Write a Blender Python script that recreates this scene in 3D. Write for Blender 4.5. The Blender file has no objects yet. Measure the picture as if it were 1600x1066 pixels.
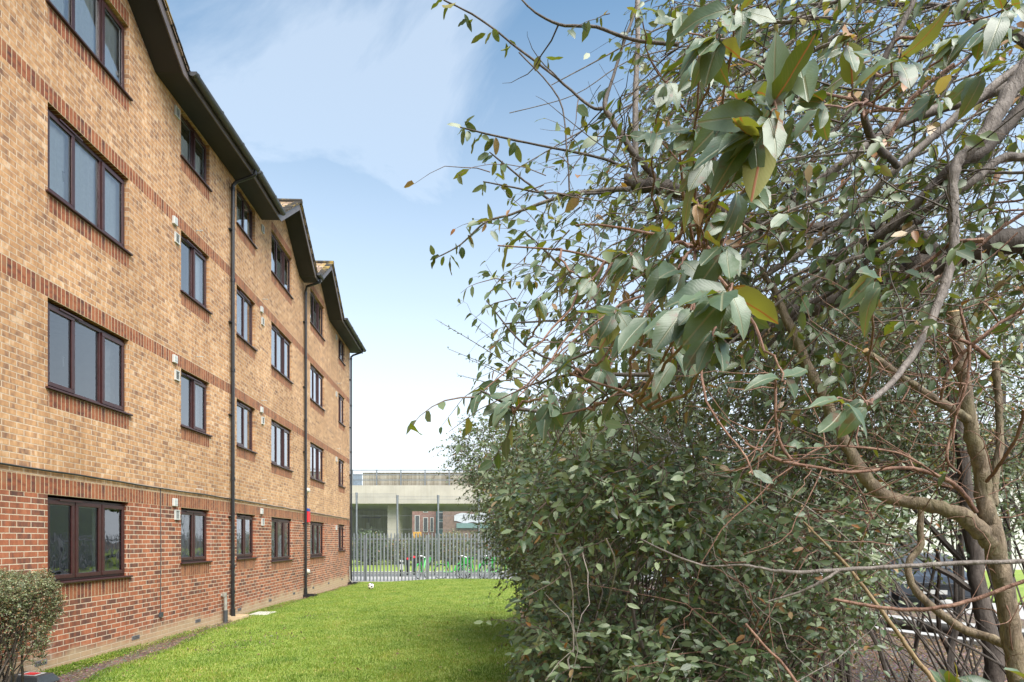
import bpy, math, random
import numpy as np
from mathutils import Vector
random.seed(7); RS = np.random.default_rng(11)
R = math.radians
scene = bpy.context.scene
COL = scene.collection

# ------------------------------------------------------------------ camera, sky, sun, exposure
CAMZ = 1.725
cam_d = bpy.data.cameras.new('camera'); cam = bpy.data.objects.new('camera', cam_d); COL.objects.link(cam)
cam.location = (0, 0, CAMZ); cam.rotation_euler = (R(90), 0, 0)
cam_d.sensor_width = 36; cam_d.lens = 36 * 955 / 1600
cam_d.shift_x = 15 / 1600; cam_d.shift_y = 310 / 1600
cam_d.clip_start = 0.05; cam_d.clip_end = 2000
scene.camera = cam
SUN_EL, SUN_AZ = R(52), R(146)          # azimuth clockwise from +Y
world = bpy.data.worlds.new("World"); scene.world = world; world.use_nodes = True
scene.view_settings.view_transform = 'Standard'; scene.view_settings.look = 'None'
scene.view_settings.exposure = 1.50; scene.view_settings.gamma = 1.0
sun_d = bpy.data.lights.new('sun', 'SUN'); sun = bpy.data.objects.new('sun', sun_d); COL.objects.link(sun)
sun_d.energy = 3.6; sun_d.angle = R(50); sun_d.color = (1.0, 0.95, 0.87)
sd = Vector((math.sin(SUN_AZ) * math.cos(SUN_EL), math.cos(SUN_AZ) * math.cos(SUN_EL), math.sin(SUN_EL)))
sun.rotation_euler = sd.to_track_quat('Z', 'Y').to_euler(); sun.location = (20, -20, 30)
cy = scene.cycles
cy.max_bounces = 7; cy.diffuse_bounces = 4; cy.glossy_bounces = 3; cy.transmission_bounces = 4; cy.transparent_max_bounces = 12
cy.caustics_reflective = False; cy.caustics_refractive = False
cy.sample_clamp_indirect = 6

# ------------------------------------------------------------------ node helper
class NT:
    def __init__(s, tree): s.t = tree; s.n = tree.nodes; s.l = tree.links
    def __call__(s, typ, ins=None, **props):
        nd = s.n.new(typ)
        for k, v in props.items(): setattr(nd, k, v)
        for k, v in (ins or {}).items():
            sock = nd.inputs[k]
            if isinstance(v, bpy.types.NodeSocket): s.l.new(v, sock)
            else:
                if isinstance(v, tuple) and len(v) == 3 and sock.type == 'RGBA': v = v + (1,)
                sock.default_value = v
        return nd
    def math(s, op, a, b=0.0, c=None, clamp=False):
        d = {0: a, 1: b}
        if c is not None: d[2] = c
        return s('ShaderNodeMath', d, operation=op, use_clamp=clamp).outputs[0]
    def mix(s, f, a, b, bt='MIX'):
        m = s('ShaderNodeMix', {'Factor': f}, data_type='RGBA', blend_type=bt)
        for nm, v in (('A', a), ('B', b)):
            so = [i for i in m.inputs if i.name == nm and i.type == 'RGBA'][0]
            if isinstance(v, bpy.types.NodeSocket): s.l.new(v, so)
            else: so.default_value = tuple(v) + ((1,) if len(v) == 3 else ())
        return [o for o in m.outputs if o.type == 'RGBA'][0]
    def ramp(s, f, stops, interp='LINEAR'):
        r = s('ShaderNodeValToRGB', {0: f}); r.color_ramp.interpolation = interp
        e = r.color_ramp.elements
        while len(e) < len(stops): e.new(0.5)
        for i, (p, c) in enumerate(stops):
            e[i].position = p; e[i].color = (tuple(c) + (1,))[:4] if not isinstance(c, float) else (c, c, c, 1)
        return r.outputs[0]
    def noise(s, vec, scale, detail=3, rough=0.55, out=0, dist=0.0):
        d = {'Scale': float(scale), 'Detail': float(detail), 'Roughness': rough, 'Distortion': dist}
        if vec is not None: d['Vector'] = vec
        return s('ShaderNodeTexNoise', d).outputs[out]

w = NT(world.node_tree); w.n.clear()
tc = w('ShaderNodeTexCoord').outputs['Generated']
sky = w('ShaderNodeTexSky', sky_type='NISHITA', sun_disc=False, sun_elevation=SUN_EL, sun_rotation=SUN_AZ, air_density=1.0, dust_density=0.6, ozone_density=2.0).outputs[0]
sx = w('ShaderNodeSeparateXYZ', {0: tc})
zc = w.math('MAXIMUM', sx.outputs[2], 0.0)
den = w.math('ADD', zc, 0.22)
cv = w('ShaderNodeCombineXYZ', {0: w.math('DIVIDE', sx.outputs[0], den), 1: w.math('DIVIDE', sx.outputs[1], den), 2: 0.0}).outputs[0]
cvm = w('ShaderNodeMapping', {0: cv, 1: (2.3, 0.6, 0.0), 2: (0, 0, 0.5), 3: (1.0, 1.0, 1.0)}).outputs[0]
n1 = w.noise(cvm, 1.7, 9, 0.58, dist=0.5)
n2 = w.noise(cvm, 0.45, 2, 0.5)
cm = w.math('ADD', w.math('MULTIPLY', n1, 0.6), w.math('MULTIPLY', n2, 0.55))
cmask = w.ramp(cm, [(0.50, 0.0), (0.68, 0.10), (0.82, 0.26)])
# a pale bank of cloud stands toward the left, before the building's end
dot = w('ShaderNodeVectorMath', {0: tc, 1: Vector((-0.31, 0.82, 0.50)).normalized()}, operation='DOT_PRODUCT').outputs['Value']
bank = w.ramp(w.math('ADD', dot, w.math('MULTIPLY', w.math('SUBTRACT', n1, 0.5), 0.30)), [(0.930, 0.0), (0.965, 0.16), (1.0, 0.46)])
cmask = w.math('MAXIMUM', cmask, bank)
hor = w.ramp(zc, [(0.0, 1.0), (0.14, 0.88), (0.36, 0.48), (0.66, 0.08)])
cmask = w.math('MAXIMUM', w.math('MULTIPLY', cmask, 0.85), hor)
skyc = w.mix(1.0, sky, (0.80, 1.22, 1.22, 1), 'MULTIPLY')
wc = w.mix(cmask, skyc, (6.9, 7.3, 7.8, 1))
bg = w('ShaderNodeBackground', {0: wc, 1: 0.066})
w.l.new(bg.outputs[0], w('ShaderNodeOutputWorld').inputs[0])

# ------------------------------------------------------------------ object helpers
ORIG = {}
def tag(o, label=None, cat=None, group=None, kind=None):
    if label: o['label'] = label
    if cat: o['category'] = cat
    if group: o['group'] = group
    if kind: o['kind'] = kind
    return o
def thing(name, loc, label, cat, group=None, parent=None):
    o = bpy.data.objects.new(name, None); COL.objects.link(o); o.empty_display_size = 0.2
    o.location = loc; ORIG[o] = np.array(loc, float)
    return tag(o, label, cat, group)
def link_mesh(name, me, V, mat, parent, origin):
    o = bpy.data.objects.new(name, me); COL.objects.link(o)
    ORIG[o] = origin
    for m in (mat if isinstance(mat, (list, tuple)) else [mat]): me.materials.append(m)
    if parent is not None:
        o.parent = parent; o.location = Vector(origin - ORIG[parent])
    else: o.location = Vector(origin)
    return o
def base_origin(V): return np.array([(V[:, 0].min() + V[:, 0].max()) / 2, (V[:, 1].min() + V[:, 1].max()) / 2, V[:, 2].min()])
class MB:
    """collects geometry for one mesh"""
    def __init__(s): s.v = []; s.f = []; s.uv = []; s.mi = []
    def face(s, pts, uv=None, mi=0):
        b = len(s.v); s.v += [tuple(p) for p in pts]; s.f.append(tuple(range(b, b + len(pts))))
        s.uv.append(uv or [(0, 0)] * len(pts)); s.mi.append(mi)
    def poly(s, vs, fs, mi=0):
        b = len(s.v); s.v += [tuple(p) for p in vs]
        for f in fs: s.f.append(tuple(b + i for i in f)); s.uv.append([(0, 0)] * len(f)); s.mi.append(mi)
    def hexa(s, p, mi=0):   # 8 corners: bottom 4 ccw, top 4 ccw
        s.poly(p, [(3, 2, 1, 0), (4, 5, 6, 7), (0, 1, 5, 4), (1, 2, 6, 5), (2, 3, 7, 6), (3, 0, 4, 7)], mi)
    def box(s, x0, x1, y0, y1, z0, z1, mi=0, fn=None):
        p = [(x0, y0, z0), (x1, y0, z0), (x1, y1, z0), (x0, y1, z0), (x0, y0, z1), (x1, y0, z1), (x1, y1, z1), (x0, y1, z1)]
        if fn: p = [fn(*q) for q in p]
        s.hexa(p, mi)
    def tube(s, pts, rad, n=8, cap=True, mi=0):
        P = [Vector(p) for p in pts]; m = len(P)
        if not hasattr(rad, '__len__'): rad = [rad] * m
        t0 = (P[1] - P[0]).normalized(); ref = Vector((0, 0, 1)) if abs(t0.z) < 0.9 else Vector((1, 0, 0))
        u = t0.cross(ref).normalized(); vs = []
        for i in range(m):
            t = (P[min(i + 1, m - 1)] - P[max(i - 1, 0)]).normalized()
            u = (u - t * u.dot(t)).normalized(); v = t.cross(u)
            for k in range(n):
                a = 2 * math.pi * k / n; vs.append(P[i] + (u * math.cos(a) + v * math.sin(a)) * rad[i])
        fs = [(i * n + k, i * n + (k + 1) % n, (i + 1) * n + (k + 1) % n, (i + 1) * n + k) for i in range(m - 1) for k in range(n)]
        if cap: fs += [tuple(reversed(range(n))), tuple(range((m - 1) * n, m * n))]
        s.poly(vs, fs, mi)
    def build(s, name, mat, parent=None, smooth=False, origin=None, bevel=0):
        V = np.array(s.v, float); o0 = base_origin(V) if origin is None else np.array(origin, float)
        me = bpy.data.meshes.new(name); me.from_pydata((V - o0).tolist(), [], s.f)
        uvl = me.uv_layers.new(name='UVMap'); uvl.data.foreach_set('uv', np.array([c for f in s.uv for c in f], float).ravel())
        me.polygons.foreach_set('material_index', s.mi)
        if smooth: me.polygons.foreach_set('use_smooth', [True] * len(s.f))
        me.update()
        o = link_mesh(name, me, V, mat, parent, o0)
        if bevel:
            b = o.modifiers.new('bevel', 'BEVEL'); b.width = bevel; b.segments = 2; b.limit_method = 'ANGLE'
        if smooth and not bevel:
            try: me.set_sharp_from_angle(angle=R(40))
            except Exception: pass
        return o

# ------------------------------------------------------------------ materials
def mat(name):
    m = bpy.data.materials.new(name); m.use_nodes = True; t = NT(m.node_tree); t.n.clear(); return m, t
def finish(t, sh): t.l.new(sh, t('ShaderNodeOutputMaterial').inputs[0])
def bump(t, h, strength=0.3, dist=0.01): return t('ShaderNodeBump', {'Height': h, 'Strength': strength, 'Distance': dist}).outputs[0]
def plain(name, c, rough=0.6, metal=0.0, var=0.12, nscale=6, bmp=0.0, spec=0.5):
    m, t = mat(name); co = t('ShaderNodeTexCoord').outputs['Object']
    n = t.noise(co, nscale, 4)
    a = tuple(x * (1 - var) for x in c); b = tuple(min(1, x * (1 + var)) for x in c)
    cc = t.ramp(n, [(0.3, a), (0.7, b)])
    d = {'Base Color': cc, 'Roughness': rough, 'Metallic': metal, 'Specular IOR Level': spec}
    if bmp: d['Normal'] = bump(t, t.noise(co, nscale * 8, 3), bmp, 0.01)
    finish(t, t('ShaderNodeBsdfPrincipled', d).outputs[0]); return m

def brick_mat(name, cols, mortar, soldier=False, splash=False, kb=0.5, bed=0.0):
    m, t = mat(name)
    uv = t('ShaderNodeUVMap').outputs[0]
    s = t('ShaderNodeSeparateXYZ', {0: uv}); U, V = s.outputs[0], s.outputs[1]
    wob = t.noise(uv, 1.3, 2); wv = t.math('MULTIPLY', t.math('SUBTRACT', wob, 0.5), 0.006)
    fine = t.math('MULTIPLY', t.math('SUBTRACT', t.noise(uv, 45, 2), 0.5), 0.006)
    wv = t.math('ADD', wv, fine)
    if soldier: vec = t('ShaderNodeCombineXYZ', {0: V, 1: t.math('ADD', U, wv), 2: 0.0}).outputs[0]
    else: vec = t('ShaderNodeCombineXYZ', {0: U, 1: t.math('ADD', V, wv), 2: 0.0}).outputs[0]
    bt = t('ShaderNodeTexBrick', {'Vector': vec, 'Color1': (0, 0, 0), 'Color2': (1, 1, 1), 'Mortar': (0.5, 0.5, 0.5), 'Scale': 1.0,
            'Mortar Size': 0.0065, 'Mortar Smooth': 0.25, 'Bias': 0.0, 'Brick Width': 0.225, 'Row Height': 0.075},
           offset=0.0 if soldier else 0.5)
    br = t('ShaderNodeSeparateColor', {0: bt.outputs[0]}).outputs[0]
    if soldier: row = t.math('FLOOR', t.math('DIVIDE', U, 0.075)); bvec = t('ShaderNodeCombineXYZ', {0: t.math('MULTIPLY', V, 14.0), 1: t.math('ADD', t.math('MULTIPLY', row, 5.17), t.math('MULTIPLY', U, 4.0)), 2: 0.0}).outputs[0]
    else: row = t.math('FLOOR', t.math('DIVIDE', V, 0.075)); bvec = t('ShaderNodeCombineXYZ', {0: t.math('MULTIPLY', U, 12.0), 1: t.math('ADD', t.math('MULTIPLY', row, 5.17), t.math('MULTIPLY', V, 4.0)), 2: 0.0}).outputs[0]
    blo = t.ramp(t.noise(bvec, 1.0, 4, 0.6), [(0.30, 0.0), (0.66, 1.0)])
    v = t.math('ADD', t.math('MULTIPLY', br, kb), t.math('MULTIPLY', blo, 0.92 - kb))
    v = t.math('ADD', v, 0.04)
    bc = t.ramp(v, [(i / (len(cols) - 1) * 0.8 + 0.1, c) for i, c in enumerate(cols)])
    gr = t.noise(uv, 130, 3, 0.7)
    bc = t.mix(t.math('MULTIPLY', gr, 0.55), bc, t.mix(1.0, bc, (0.55, 0.52, 0.5, 1), 'MULTIPLY'))
    mc = t.mix(t.noise(uv, 20, 3), mortar, tuple(x * 0.72 for x in mortar))
    if bed:      # thin shadow lines beneath the courses, painted into the bed mortar
        fr = t.math('FRACT', t.math('ADD', t.math('DIVIDE', t.math('ADD', V, wv), 0.075), 0.5)); fd = t.math('ABSOLUTE', t.math('SUBTRACT', fr, 0.5))
        bed_shade = t.ramp(fd, [(0.045, bed), (0.075, 0.0)]); bed_shade = t.math('MULTIPLY', bed_shade, t.ramp(t.noise(uv, 4, 3), [(0.35, 0.35), (0.65, 1.0)]))
        mc = t.mix(bed_shade, mc, (0.16, 0.10, 0.055, 1))
    c = t.mix(bt.outputs[1], bc, mc)
    big = t.ramp(t.noise(uv, 0.55, 4, 0.6), [(0.3, (0.86, 0.84, 0.82)), (0.7, (1.1, 1.1, 1.1))])
    c = t.mix(1.0, c, big, 'MULTIPLY')
    strk = t.ramp(t.noise(t('ShaderNodeMapping', {0: uv, 3: (3.5, 0.25, 1)}).outputs[0], 1.0, 5, 0.7), [(0.35, (0.80, 0.78, 0.76)), (0.6, (1.03, 1.03, 1.03))])
    c = t.mix(0.8, c, strk, 'MULTIPLY')
    if splash:     # tan dust low on the wall and lime bloom in patches
        sp = t.math('SUBTRACT', t.math('ADD', 0.30, t.math('MULTIPLY', t.math('SUBTRACT', t.noise(uv, 1.6, 4), 0.5), 0.5)), V)
        sp = t.ramp(t.math('MULTIPLY', sp, 3.2), [(0.0, 0.0), (0.55, 0.88)])
        c = t.mix(sp, c, t.mix(t.noise(uv, 6, 4), (0.50, 0.37, 0.23), (0.36, 0.25, 0.15)))
        c = t.mix(t.math('MULTIPLY', bt.outputs[1], t.math('MULTIPLY', sp, 0.5)), c, (0.55, 0.47, 0.36, 1))
        bl = t.ramp(t.noise(t('ShaderNodeMapping', {0: uv, 1: (3.7, 1.1, 0)}).outputs[0], 1.1, 5, 0.7), [(0.62, 0.0), (0.78, 0.35)])
        c = t.mix(bl, c, (0.6, 0.52, 0.48, 1))
    else:
        st = t.ramp(t.noise(t('ShaderNodeMapping', {0: uv, 3: (1, 0.35, 1)}).outputs[0], 1.9, 5, 0.7), [(0.60, 0.0), (0.80, 0.3)])
        c = t.mix(st, c, tuple(min(1, x * 1.25) for x in cols[-1]))
    h = t.math('ADD', t.math('MULTIPLY', t.math('SUBTRACT', 1.0, bt.outputs[1]), 0.8), t.math('MULTIPLY', t.math('ADD', gr, t.math('MULTIPLY', br, 0.6)), 0.35))
    finish(t, t('ShaderNodeBsdfPrincipled', {'Base Color': c, 'Roughness': 0.88, 'Normal': bump(t, h, 0.8, 0.006), 'Specular IOR Level': 0.25}).outputs[0])
    return m

M = {}
M['buff'] = brick_mat('buff_brick', [(0.23, 0.125, 0.086), (0.36, 0.205, 0.125), (0.52, 0.285, 0.145), (0.63, 0.365, 0.185), (0.75, 0.53, 0.36)], (0.76, 0.60, 0.45), kb=0.34, bed=0.45)
M['red'] = brick_mat('red_brick', [(0.11, 0.06, 0.05), (0.18, 0.082, 0.06), (0.31, 0.115, 0.066), (0.42, 0.145, 0.075), (0.50, 0.21, 0.115)], (0.68, 0.55, 0.42), splash=True, kb=0.5)
M['soldier'] = brick_mat('soldier_brick', [(0.10, 0.05, 0.045), (0.20, 0.075, 0.05), (0.31, 0.105, 0.055), (0.40, 0.15, 0.075), (0.33, 0.16, 0.09)], (0.60, 0.46, 0.30), soldier=True)
M['frame'] = plain('mahogany_upvc', (0.045, 0.015, 0.014), 0.33, var=0.25, nscale=9)
M['black'] = plain('black_upvc', (0.014, 0.014, 0.016), 0.35, var=0.3)
M['soffit'] = plain('dark_soffit_board', (0.017, 0.015, 0.017), 0.6, var=0.25, nscale=2)
M['fascia'] = plain('brown_fascia', (0.12, 0.10, 0.10), 0.45, var=0.2, nscale=3)
M['gutter'] = plain('grey_black_gutter', (0.045, 0.045, 0.05), 0.45, var=0.3, nscale=5)
M['white'] = plain('white_plastic', (0.48, 0.48, 0.46), 0.45, var=0.06)
M['gasket'] = plain('white_spacer', (0.5, 0.52, 0.54), 0.5, var=0.05)
M['plaster'] = plain('room_plaster', (0.30, 0.28, 0.25), 0.9)
M['curtain'] = plain('net_curtain', (0.94, 0.94, 0.95), 0.9, var=0.05, nscale=20)
M['drape'] = plain('cream_drape', (0.52, 0.50, 0.44), 0.9, var=0.12, nscale=12)
M['redbox'] = plain('red_alarm_plastic', (0.62, 0.02, 0.03), 0.4, var=0.08)
M['bluebox'] = plain('blue_alarm_plastic', (0.02, 0.06, 0.30), 0.4, var=0.08)
M['greypipe'] = plain('weathered_grey_pipe', (0.22, 0.21, 0.18), 0.6, var=0.3, nscale=14)
M['darkgrey'] = plain('dark_grey_plastic', (0.05, 0.055, 0.06), 0.45, var=0.2)
M['paver'] = plain('pale_slab', (0.42, 0.40, 0.36), 0.85, var=0.2, nscale=9, bmp=0.3)
M['airbrick'] = plain('grey_air_brick', (0.16, 0.15, 0.15), 0.8, var=0.2)
M['galv'] = plain('galvanised_steel', (0.20, 0.215, 0.235), 0.55, metal=0.55, var=0.18, nscale=3)
M['tyre'] = plain('tyre_rubber', (0.02, 0.02, 0.02), 0.8)
M['green'] = plain('bright_green_paint', (0.04, 0.36, 0.06), 0.4, var=0.1)
M['silver'] = plain('silver_metal', (0.55, 0.56, 0.58), 0.35, metal=0.7, var=0.08)
M['orange'] = plain('orange_sign_face', (0.50, 0.27, 0.04), 0.5, var=0.05)
M['tarmac'] = plain('tarmac', (0.10, 0.10, 0.105), 0.85, var=0.25, nscale=2, bmp=0.2)
M['paving'] = plain('concrete_paving', (0.34, 0.33, 0.32), 0.85, var=0.12, nscale=1.5, bmp=0.2)
M['kerb'] = plain('kerb_concrete', (0.38, 0.37, 0.35), 0.85, var=0.15, nscale=4)
M['darkwood'] = plain('dark_weathered_timber', (0.035, 0.032, 0.028), 0.8, var=0.4, nscale=8, bmp=0.4)
M['cream'] = plain('cream_render', (0.50, 0.49, 0.46), 0.85, var=0.05)

def glass_mat():
    m, t = mat('window_glass')
    co = t('ShaderNodeTexCoord').outputs['Object']
    nb = bump(t, t.noise(co, 2.2, 2), 0.25, 0.01)
    fr = t('ShaderNodeFresnel', {'IOR': 1.62, 'Normal': nb}).outputs[0]
    f = t.math('MULTIPLY', fr, 2.4, clamp=True)
    tr = t('ShaderNodeBsdfTransparent', {0: (0.92, 0.95, 0.95)}).outputs[0]
    gl = t('ShaderNodeBsdfGlossy', {'Color': (0.95, 0.97, 1.0), 'Roughness': 0.015, 'Normal': nb}).outputs[0]
    finish(t, t('ShaderNodeMixShader', {0: f, 1: tr, 2: gl}).outputs[0]); return m
M['glass'] = glass_mat()

def tile_mat():
    m, t = mat('roof_tiles'); co = t('ShaderNodeTexCoord').outputs['Object']
    uv = t('ShaderNodeUVMap').outputs[0]
    bt = t('ShaderNodeTexBrick', {'Vector': uv, 'Color1': (0.20, 0.13, 0.09), 'Color2': (0.40, 0.29, 0.21), 'Mortar': (0.03, 0.025, 0.02), 'Scale': 1.0,
            'Mortar Size': 0.018, 'Mortar Smooth': 0.3, 'Brick Width': 0.30, 'Row Height': 0.20})
    li = t.ramp(t.noise(co, 2.4, 5, 0.65), [(0.50, 0.0), (0.64, 0.7)])
    c = t.mix(li, bt.outputs[0], (0.36, 0.24, 0.05, 1))
    finish(t, t('ShaderNodeBsdfPrincipled', {'Base Color': c, 'Roughness': 0.9, 'Normal': bump(t, t.math('SUBTRACT', 1.0, bt.outputs[1]), 0.8, 0.02)}).outputs[0]); return m
M['tiles'] = tile_mat()

def concrete_mat(name, base, stain=0.0, streak=True):
    m, t = mat(name); co = t('ShaderNodeTexCoord').outputs['Object']
    n = t.noise(co, 0.7, 5, 0.6)
    c = t.ramp(n, [(0.3, tuple(x * 0.86 for x in base)), (0.7, tuple(min(1, x * 1.08) for x in base))])
    if stain:
        st = t.noise(t('ShaderNodeMapping', {0: co, 3: (7.0, 7.0, 0.25)}).outputs[0], 1.0, 5, 0.7)
        s2 = t.ramp(t.math('ADD', st, t.math('MULTIPLY', t.noise(co, 0.6, 2), 0.25)), [(0.50, 0.0), (0.72, stain)])
        c = t.mix(s2, c, (0.15, 0.115, 0.07, 1))
    finish(t, t('ShaderNodeBsdfPrincipled', {'Base Color': c, 'Roughness': 0.9, 'Normal': bump(t, t.noise(co, 8, 5), 0.3, 0.02)}).outputs[0]); return m
M['concrete'] = concrete_mat('pale_concrete', (0.40, 0.37, 0.32), 0.12)
M['stained'] = concrete_mat('stained_concrete', (0.40, 0.37, 0.31), 0.6)
M['olive_conc'] = concrete_mat('mossy_concrete', (0.42, 0.42, 0.34), 0.3)

def lawn_mat():
    m, t = mat('lawn_turf'); co = t('ShaderNodeTexCoord').outputs['Object']
    a = t.noise(co, 0.9, 5, 0.6); b = t.noise(co, 14, 4, 0.7)
    c = t.ramp(a, [(0.3, (0.11, 0.18, 0.018)), (0.5, (0.155, 0.23, 0.024)), (0.7, (0.22, 0.27, 0.05))])
    c = t.mix(t.ramp(b, [(0.35, 0.0), (0.75, 0.65)]), c, (0.26, 0.31, 0.08, 1))
    finish(t, t('ShaderNodeBsdfPrincipled', {'Base Color': c, 'Roughness': 0.95, 'Normal': bump(t, t.noise(co, 40, 4), 0.8, 0.03)}).outputs[0]); return m
M['lawn'] = lawn_mat()
def soil_mat():
    m, t = mat('leafy_soil'); co = t('ShaderNodeTexCoord').outputs['Object']
    a = t.noise(co, 3, 5, 0.7)
    c = t.ramp(a, [(0.3, (0.035, 0.022, 0.014)), (0.55, (0.09, 0.058, 0.036)), (0.75, (0.16, 0.11, 0.07))])
    vo = t('ShaderNodeTexVoronoi', {'Vector': co, 'Scale': 26.0}).outputs
    c = t.mix(t.ramp(vo[0], [(0.1, 0.5), (0.5, 0.0)]), c, t.mix(0.5, vo[1], (0.22, 0.11, 0.06, 1), 'MULTIPLY'))
    finish(t, t('ShaderNodeBsdfPrincipled', {'Base Color': c, 'Roughness': 0.95, 'Normal': bump(t, a, 0.8, 0.04)}).outputs[0]); return m
M['soil'] = soil_mat()

def rnd_attr(t): return t('ShaderNodeAttribute', attribute_name='rnd').outputs['Fac']
def leaf_mat(name, top, back, hero=False, rust=0.05, rough=0.42):
    """top, back: (dark, mid, light) colours; leaves have a greener upper face and an olive felted underside"""
    m, t = mat(name); r = rnd_attr(t)
    wn = t('ShaderNodeTexWhiteNoise', {1: r}, noise_dimensions='1D'); r2 = wn.outputs[0]
    c = t.ramp(r, [(0.0, top[0]), (0.5, top[1]), (1.0, top[2])])
    b = t.ramp(r2, [(0.0, back[0]), (0.5, back[1]), (1.0, back[2])])
    uv = t('ShaderNodeUVMap').outputs[0]; s = t('ShaderNodeSeparateXYZ', {0: uv})
    mid = t.math('ABSOLUTE', t.math('SUBTRACT', s.outputs[1], 0.5))
    rib = t.ramp(mid, [(0.02, 1.0), (0.05, 0.0)])
    nrm = None
    if hero:
        vein = t.math('SINE', t.math('MULTIPLY', t.math('ADD', t.math('SUBTRACT', s.outputs[0], t.math('MULTIPLY', mid, 0.55)), t.math('MULTIPLY', t.noise(t('ShaderNodeTexCoord').outputs['Object'], 30, 3), 0.16)), 50.0))
        vv = t.ramp(vein, [(0.80, 0.0), (1.0, 0.30)])
        n = t.noise(t('ShaderNodeTexCoord').outputs['Object'], 60, 4)
        c = t.mix(t.math('MULTIPLY', n, 0.5), c, top[2])
        c = t.mix(t.math('MULTIPLY', vv, 0.5), c, (0.14, 0.19, 0.13, 1))
        b = t.mix(t.math('MULTIPLY', vv, 0.5), b, (0.22, 0.16, 0.05, 1))
        sp = t.ramp(t.noise(t('ShaderNodeTexCoord').outputs['Object'], 38, 3), [(0.61, 0.0), (0.68, 0.8)])
        c = t.mix(sp, c, (0.12, 0.05, 0.03, 1))
        nrm = bump(t, t.math('ADD', t.math('ADD', t.math('MULTIPLY', t.math('POWER', t.math('ABSOLUTE', vein), 3.0), -0.10), t.math('MULTIPLY', rib, -1.0)), t.math('MULTIPLY', n, 0.8)), 0.45, 0.0012)
        c = t.mix(t.math('MULTIPLY', rib, 0.8), c, (0.20, 0.22, 0.13, 1)); b = t.mix(rib, b, (0.30, 0.10, 0.04, 1))
    else:
        c = t.mix(t.math('MULTIPLY', rib, 0.5), c, (0.16, 0.18, 0.10, 1)); b = t.mix(t.math('MULTIPLY', rib, 0.6), b, (0.26, 0.12, 0.05, 1))
    ru = t.ramp(r2, [(1 - rust - 0.01, 0.0), (1 - rust, 0.85)], 'CONSTANT')
    c = t.mix(ru, c, t.mix(r, (0.30, 0.11, 0.03), (0.36, 0.24, 0.13)))
    b = t.mix(ru, b, t.mix(r, (0.34, 0.13, 0.04), (0.40, 0.27, 0.15)))
    bf = t('ShaderNodeNewGeometry').outputs['Backfacing']
    col = t.mix(bf, c, b)
    rr = t.math('ADD', rough, t.math('MULTIPLY', bf, 0.35))
    d = {'Base Color': col, 'Roughness': rr, 'Specular IOR Level': 0.62}
    if nrm: d['Normal'] = nrm
    pr = t('ShaderNodeBsdfPrincipled', d).outputs[0]
    tl = t('ShaderNodeBsdfTranslucent', {0: t.mix(1.0, b, (1.15, 1.35, 0.55, 1), 'MULTIPLY')}).outputs[0]
    finish(t, t('ShaderNodeMixShader', {0: 0.28, 1: pr, 2: tl}).outputs[0]); return m
TOPG = [(0.022, 0.048, 0.018), (0.080, 0.128, 0.055), (0.25, 0.30, 0.16)]
BKG = [(0.10, 0.115, 0.020), (0.17, 0.18, 0.035), (0.25, 0.20, 0.06)]
M['leaf_hero'] = leaf_mat('cotoneaster_leaf_close', [(0.022, 0.048, 0.024), (0.055, 0.095, 0.048), (0.15, 0.20, 0.13)], BKG, hero=True, rust=0.01, rough=0.40)
M['leaf_crown'] = leaf_mat('cotoneaster_leaf', [(0.020, 0.045, 0.015), (0.060, 0.100, 0.038), (0.17, 0.21, 0.11)], BKG, rust=0.05)
M['leaf_low'] = leaf_mat('shrub_leaf', TOPG, [(0.09, 0.11, 0.04), (0.14, 0.16, 0.06), (0.22, 0.21, 0.10)], rust=0.025)
M['leaf_far'] = leaf_mat('dark_shrub_leaf', [(0.025, 0.050, 0.020), (0.055, 0.095, 0.035), (0.14, 0.19, 0.08)], [(0.05, 0.07, 0.025), (0.09, 0.12, 0.04), (0.15, 0.16, 0.06)], rust=0.02)
M['leaf_hedge'] = leaf_mat('clipped_hedge_leaf', [(0.045, 0.07, 0.025), (0.11, 0.145, 0.055), (0.30, 0.32, 0.17)], [(0.10, 0.11, 0.05), (0.17, 0.16, 0.08), (0.27, 0.23, 0.14)], rust=0.10)
M['litter'] = leaf_mat('fallen_leaf', [(0.10, 0.045, 0.025), (0.20, 0.11, 0.065), (0.38, 0.27, 0.19)], [(0.12, 0.06, 0.03), (0.22, 0.13, 0.08), (0.42, 0.32, 0.24)], rust=0.1, rough=0.7)
def grass_blade_mat():
    m, t = mat('grass_blade'); r = rnd_attr(t)
    c = t.ramp(r, [(0.0, (0.08, 0.15, 0.010)), (0.45, (0.165, 0.255, 0.022)), (0.82, (0.25, 0.32, 0.04)), (1.0, (0.50, 0.44, 0.20))])
    big = t.ramp(t.noise(t('ShaderNodeTexCoord').outputs['Object'], 1.1, 6, 0.7), [(0.32, (0.50, 0.66, 0.55)), (0.5, (0.90, 0.93, 0.75)), (0.68, (1.28, 1.05, 1.2))])
    c = t.mix(1.0, c, big, 'MULTIPLY')
    pr = t('ShaderNodeBsdfPrincipled', {'Base Color': c, 'Roughness': 0.6}).outputs[0]
    tl = t('ShaderNodeBsdfTranslucent', {0: c}).outputs[0]
    finish(t, t('ShaderNodeMixShader', {0: 0.3, 1: pr, 2: tl}).outputs[0]); return m
M['blade'] = grass_blade_mat()
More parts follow.
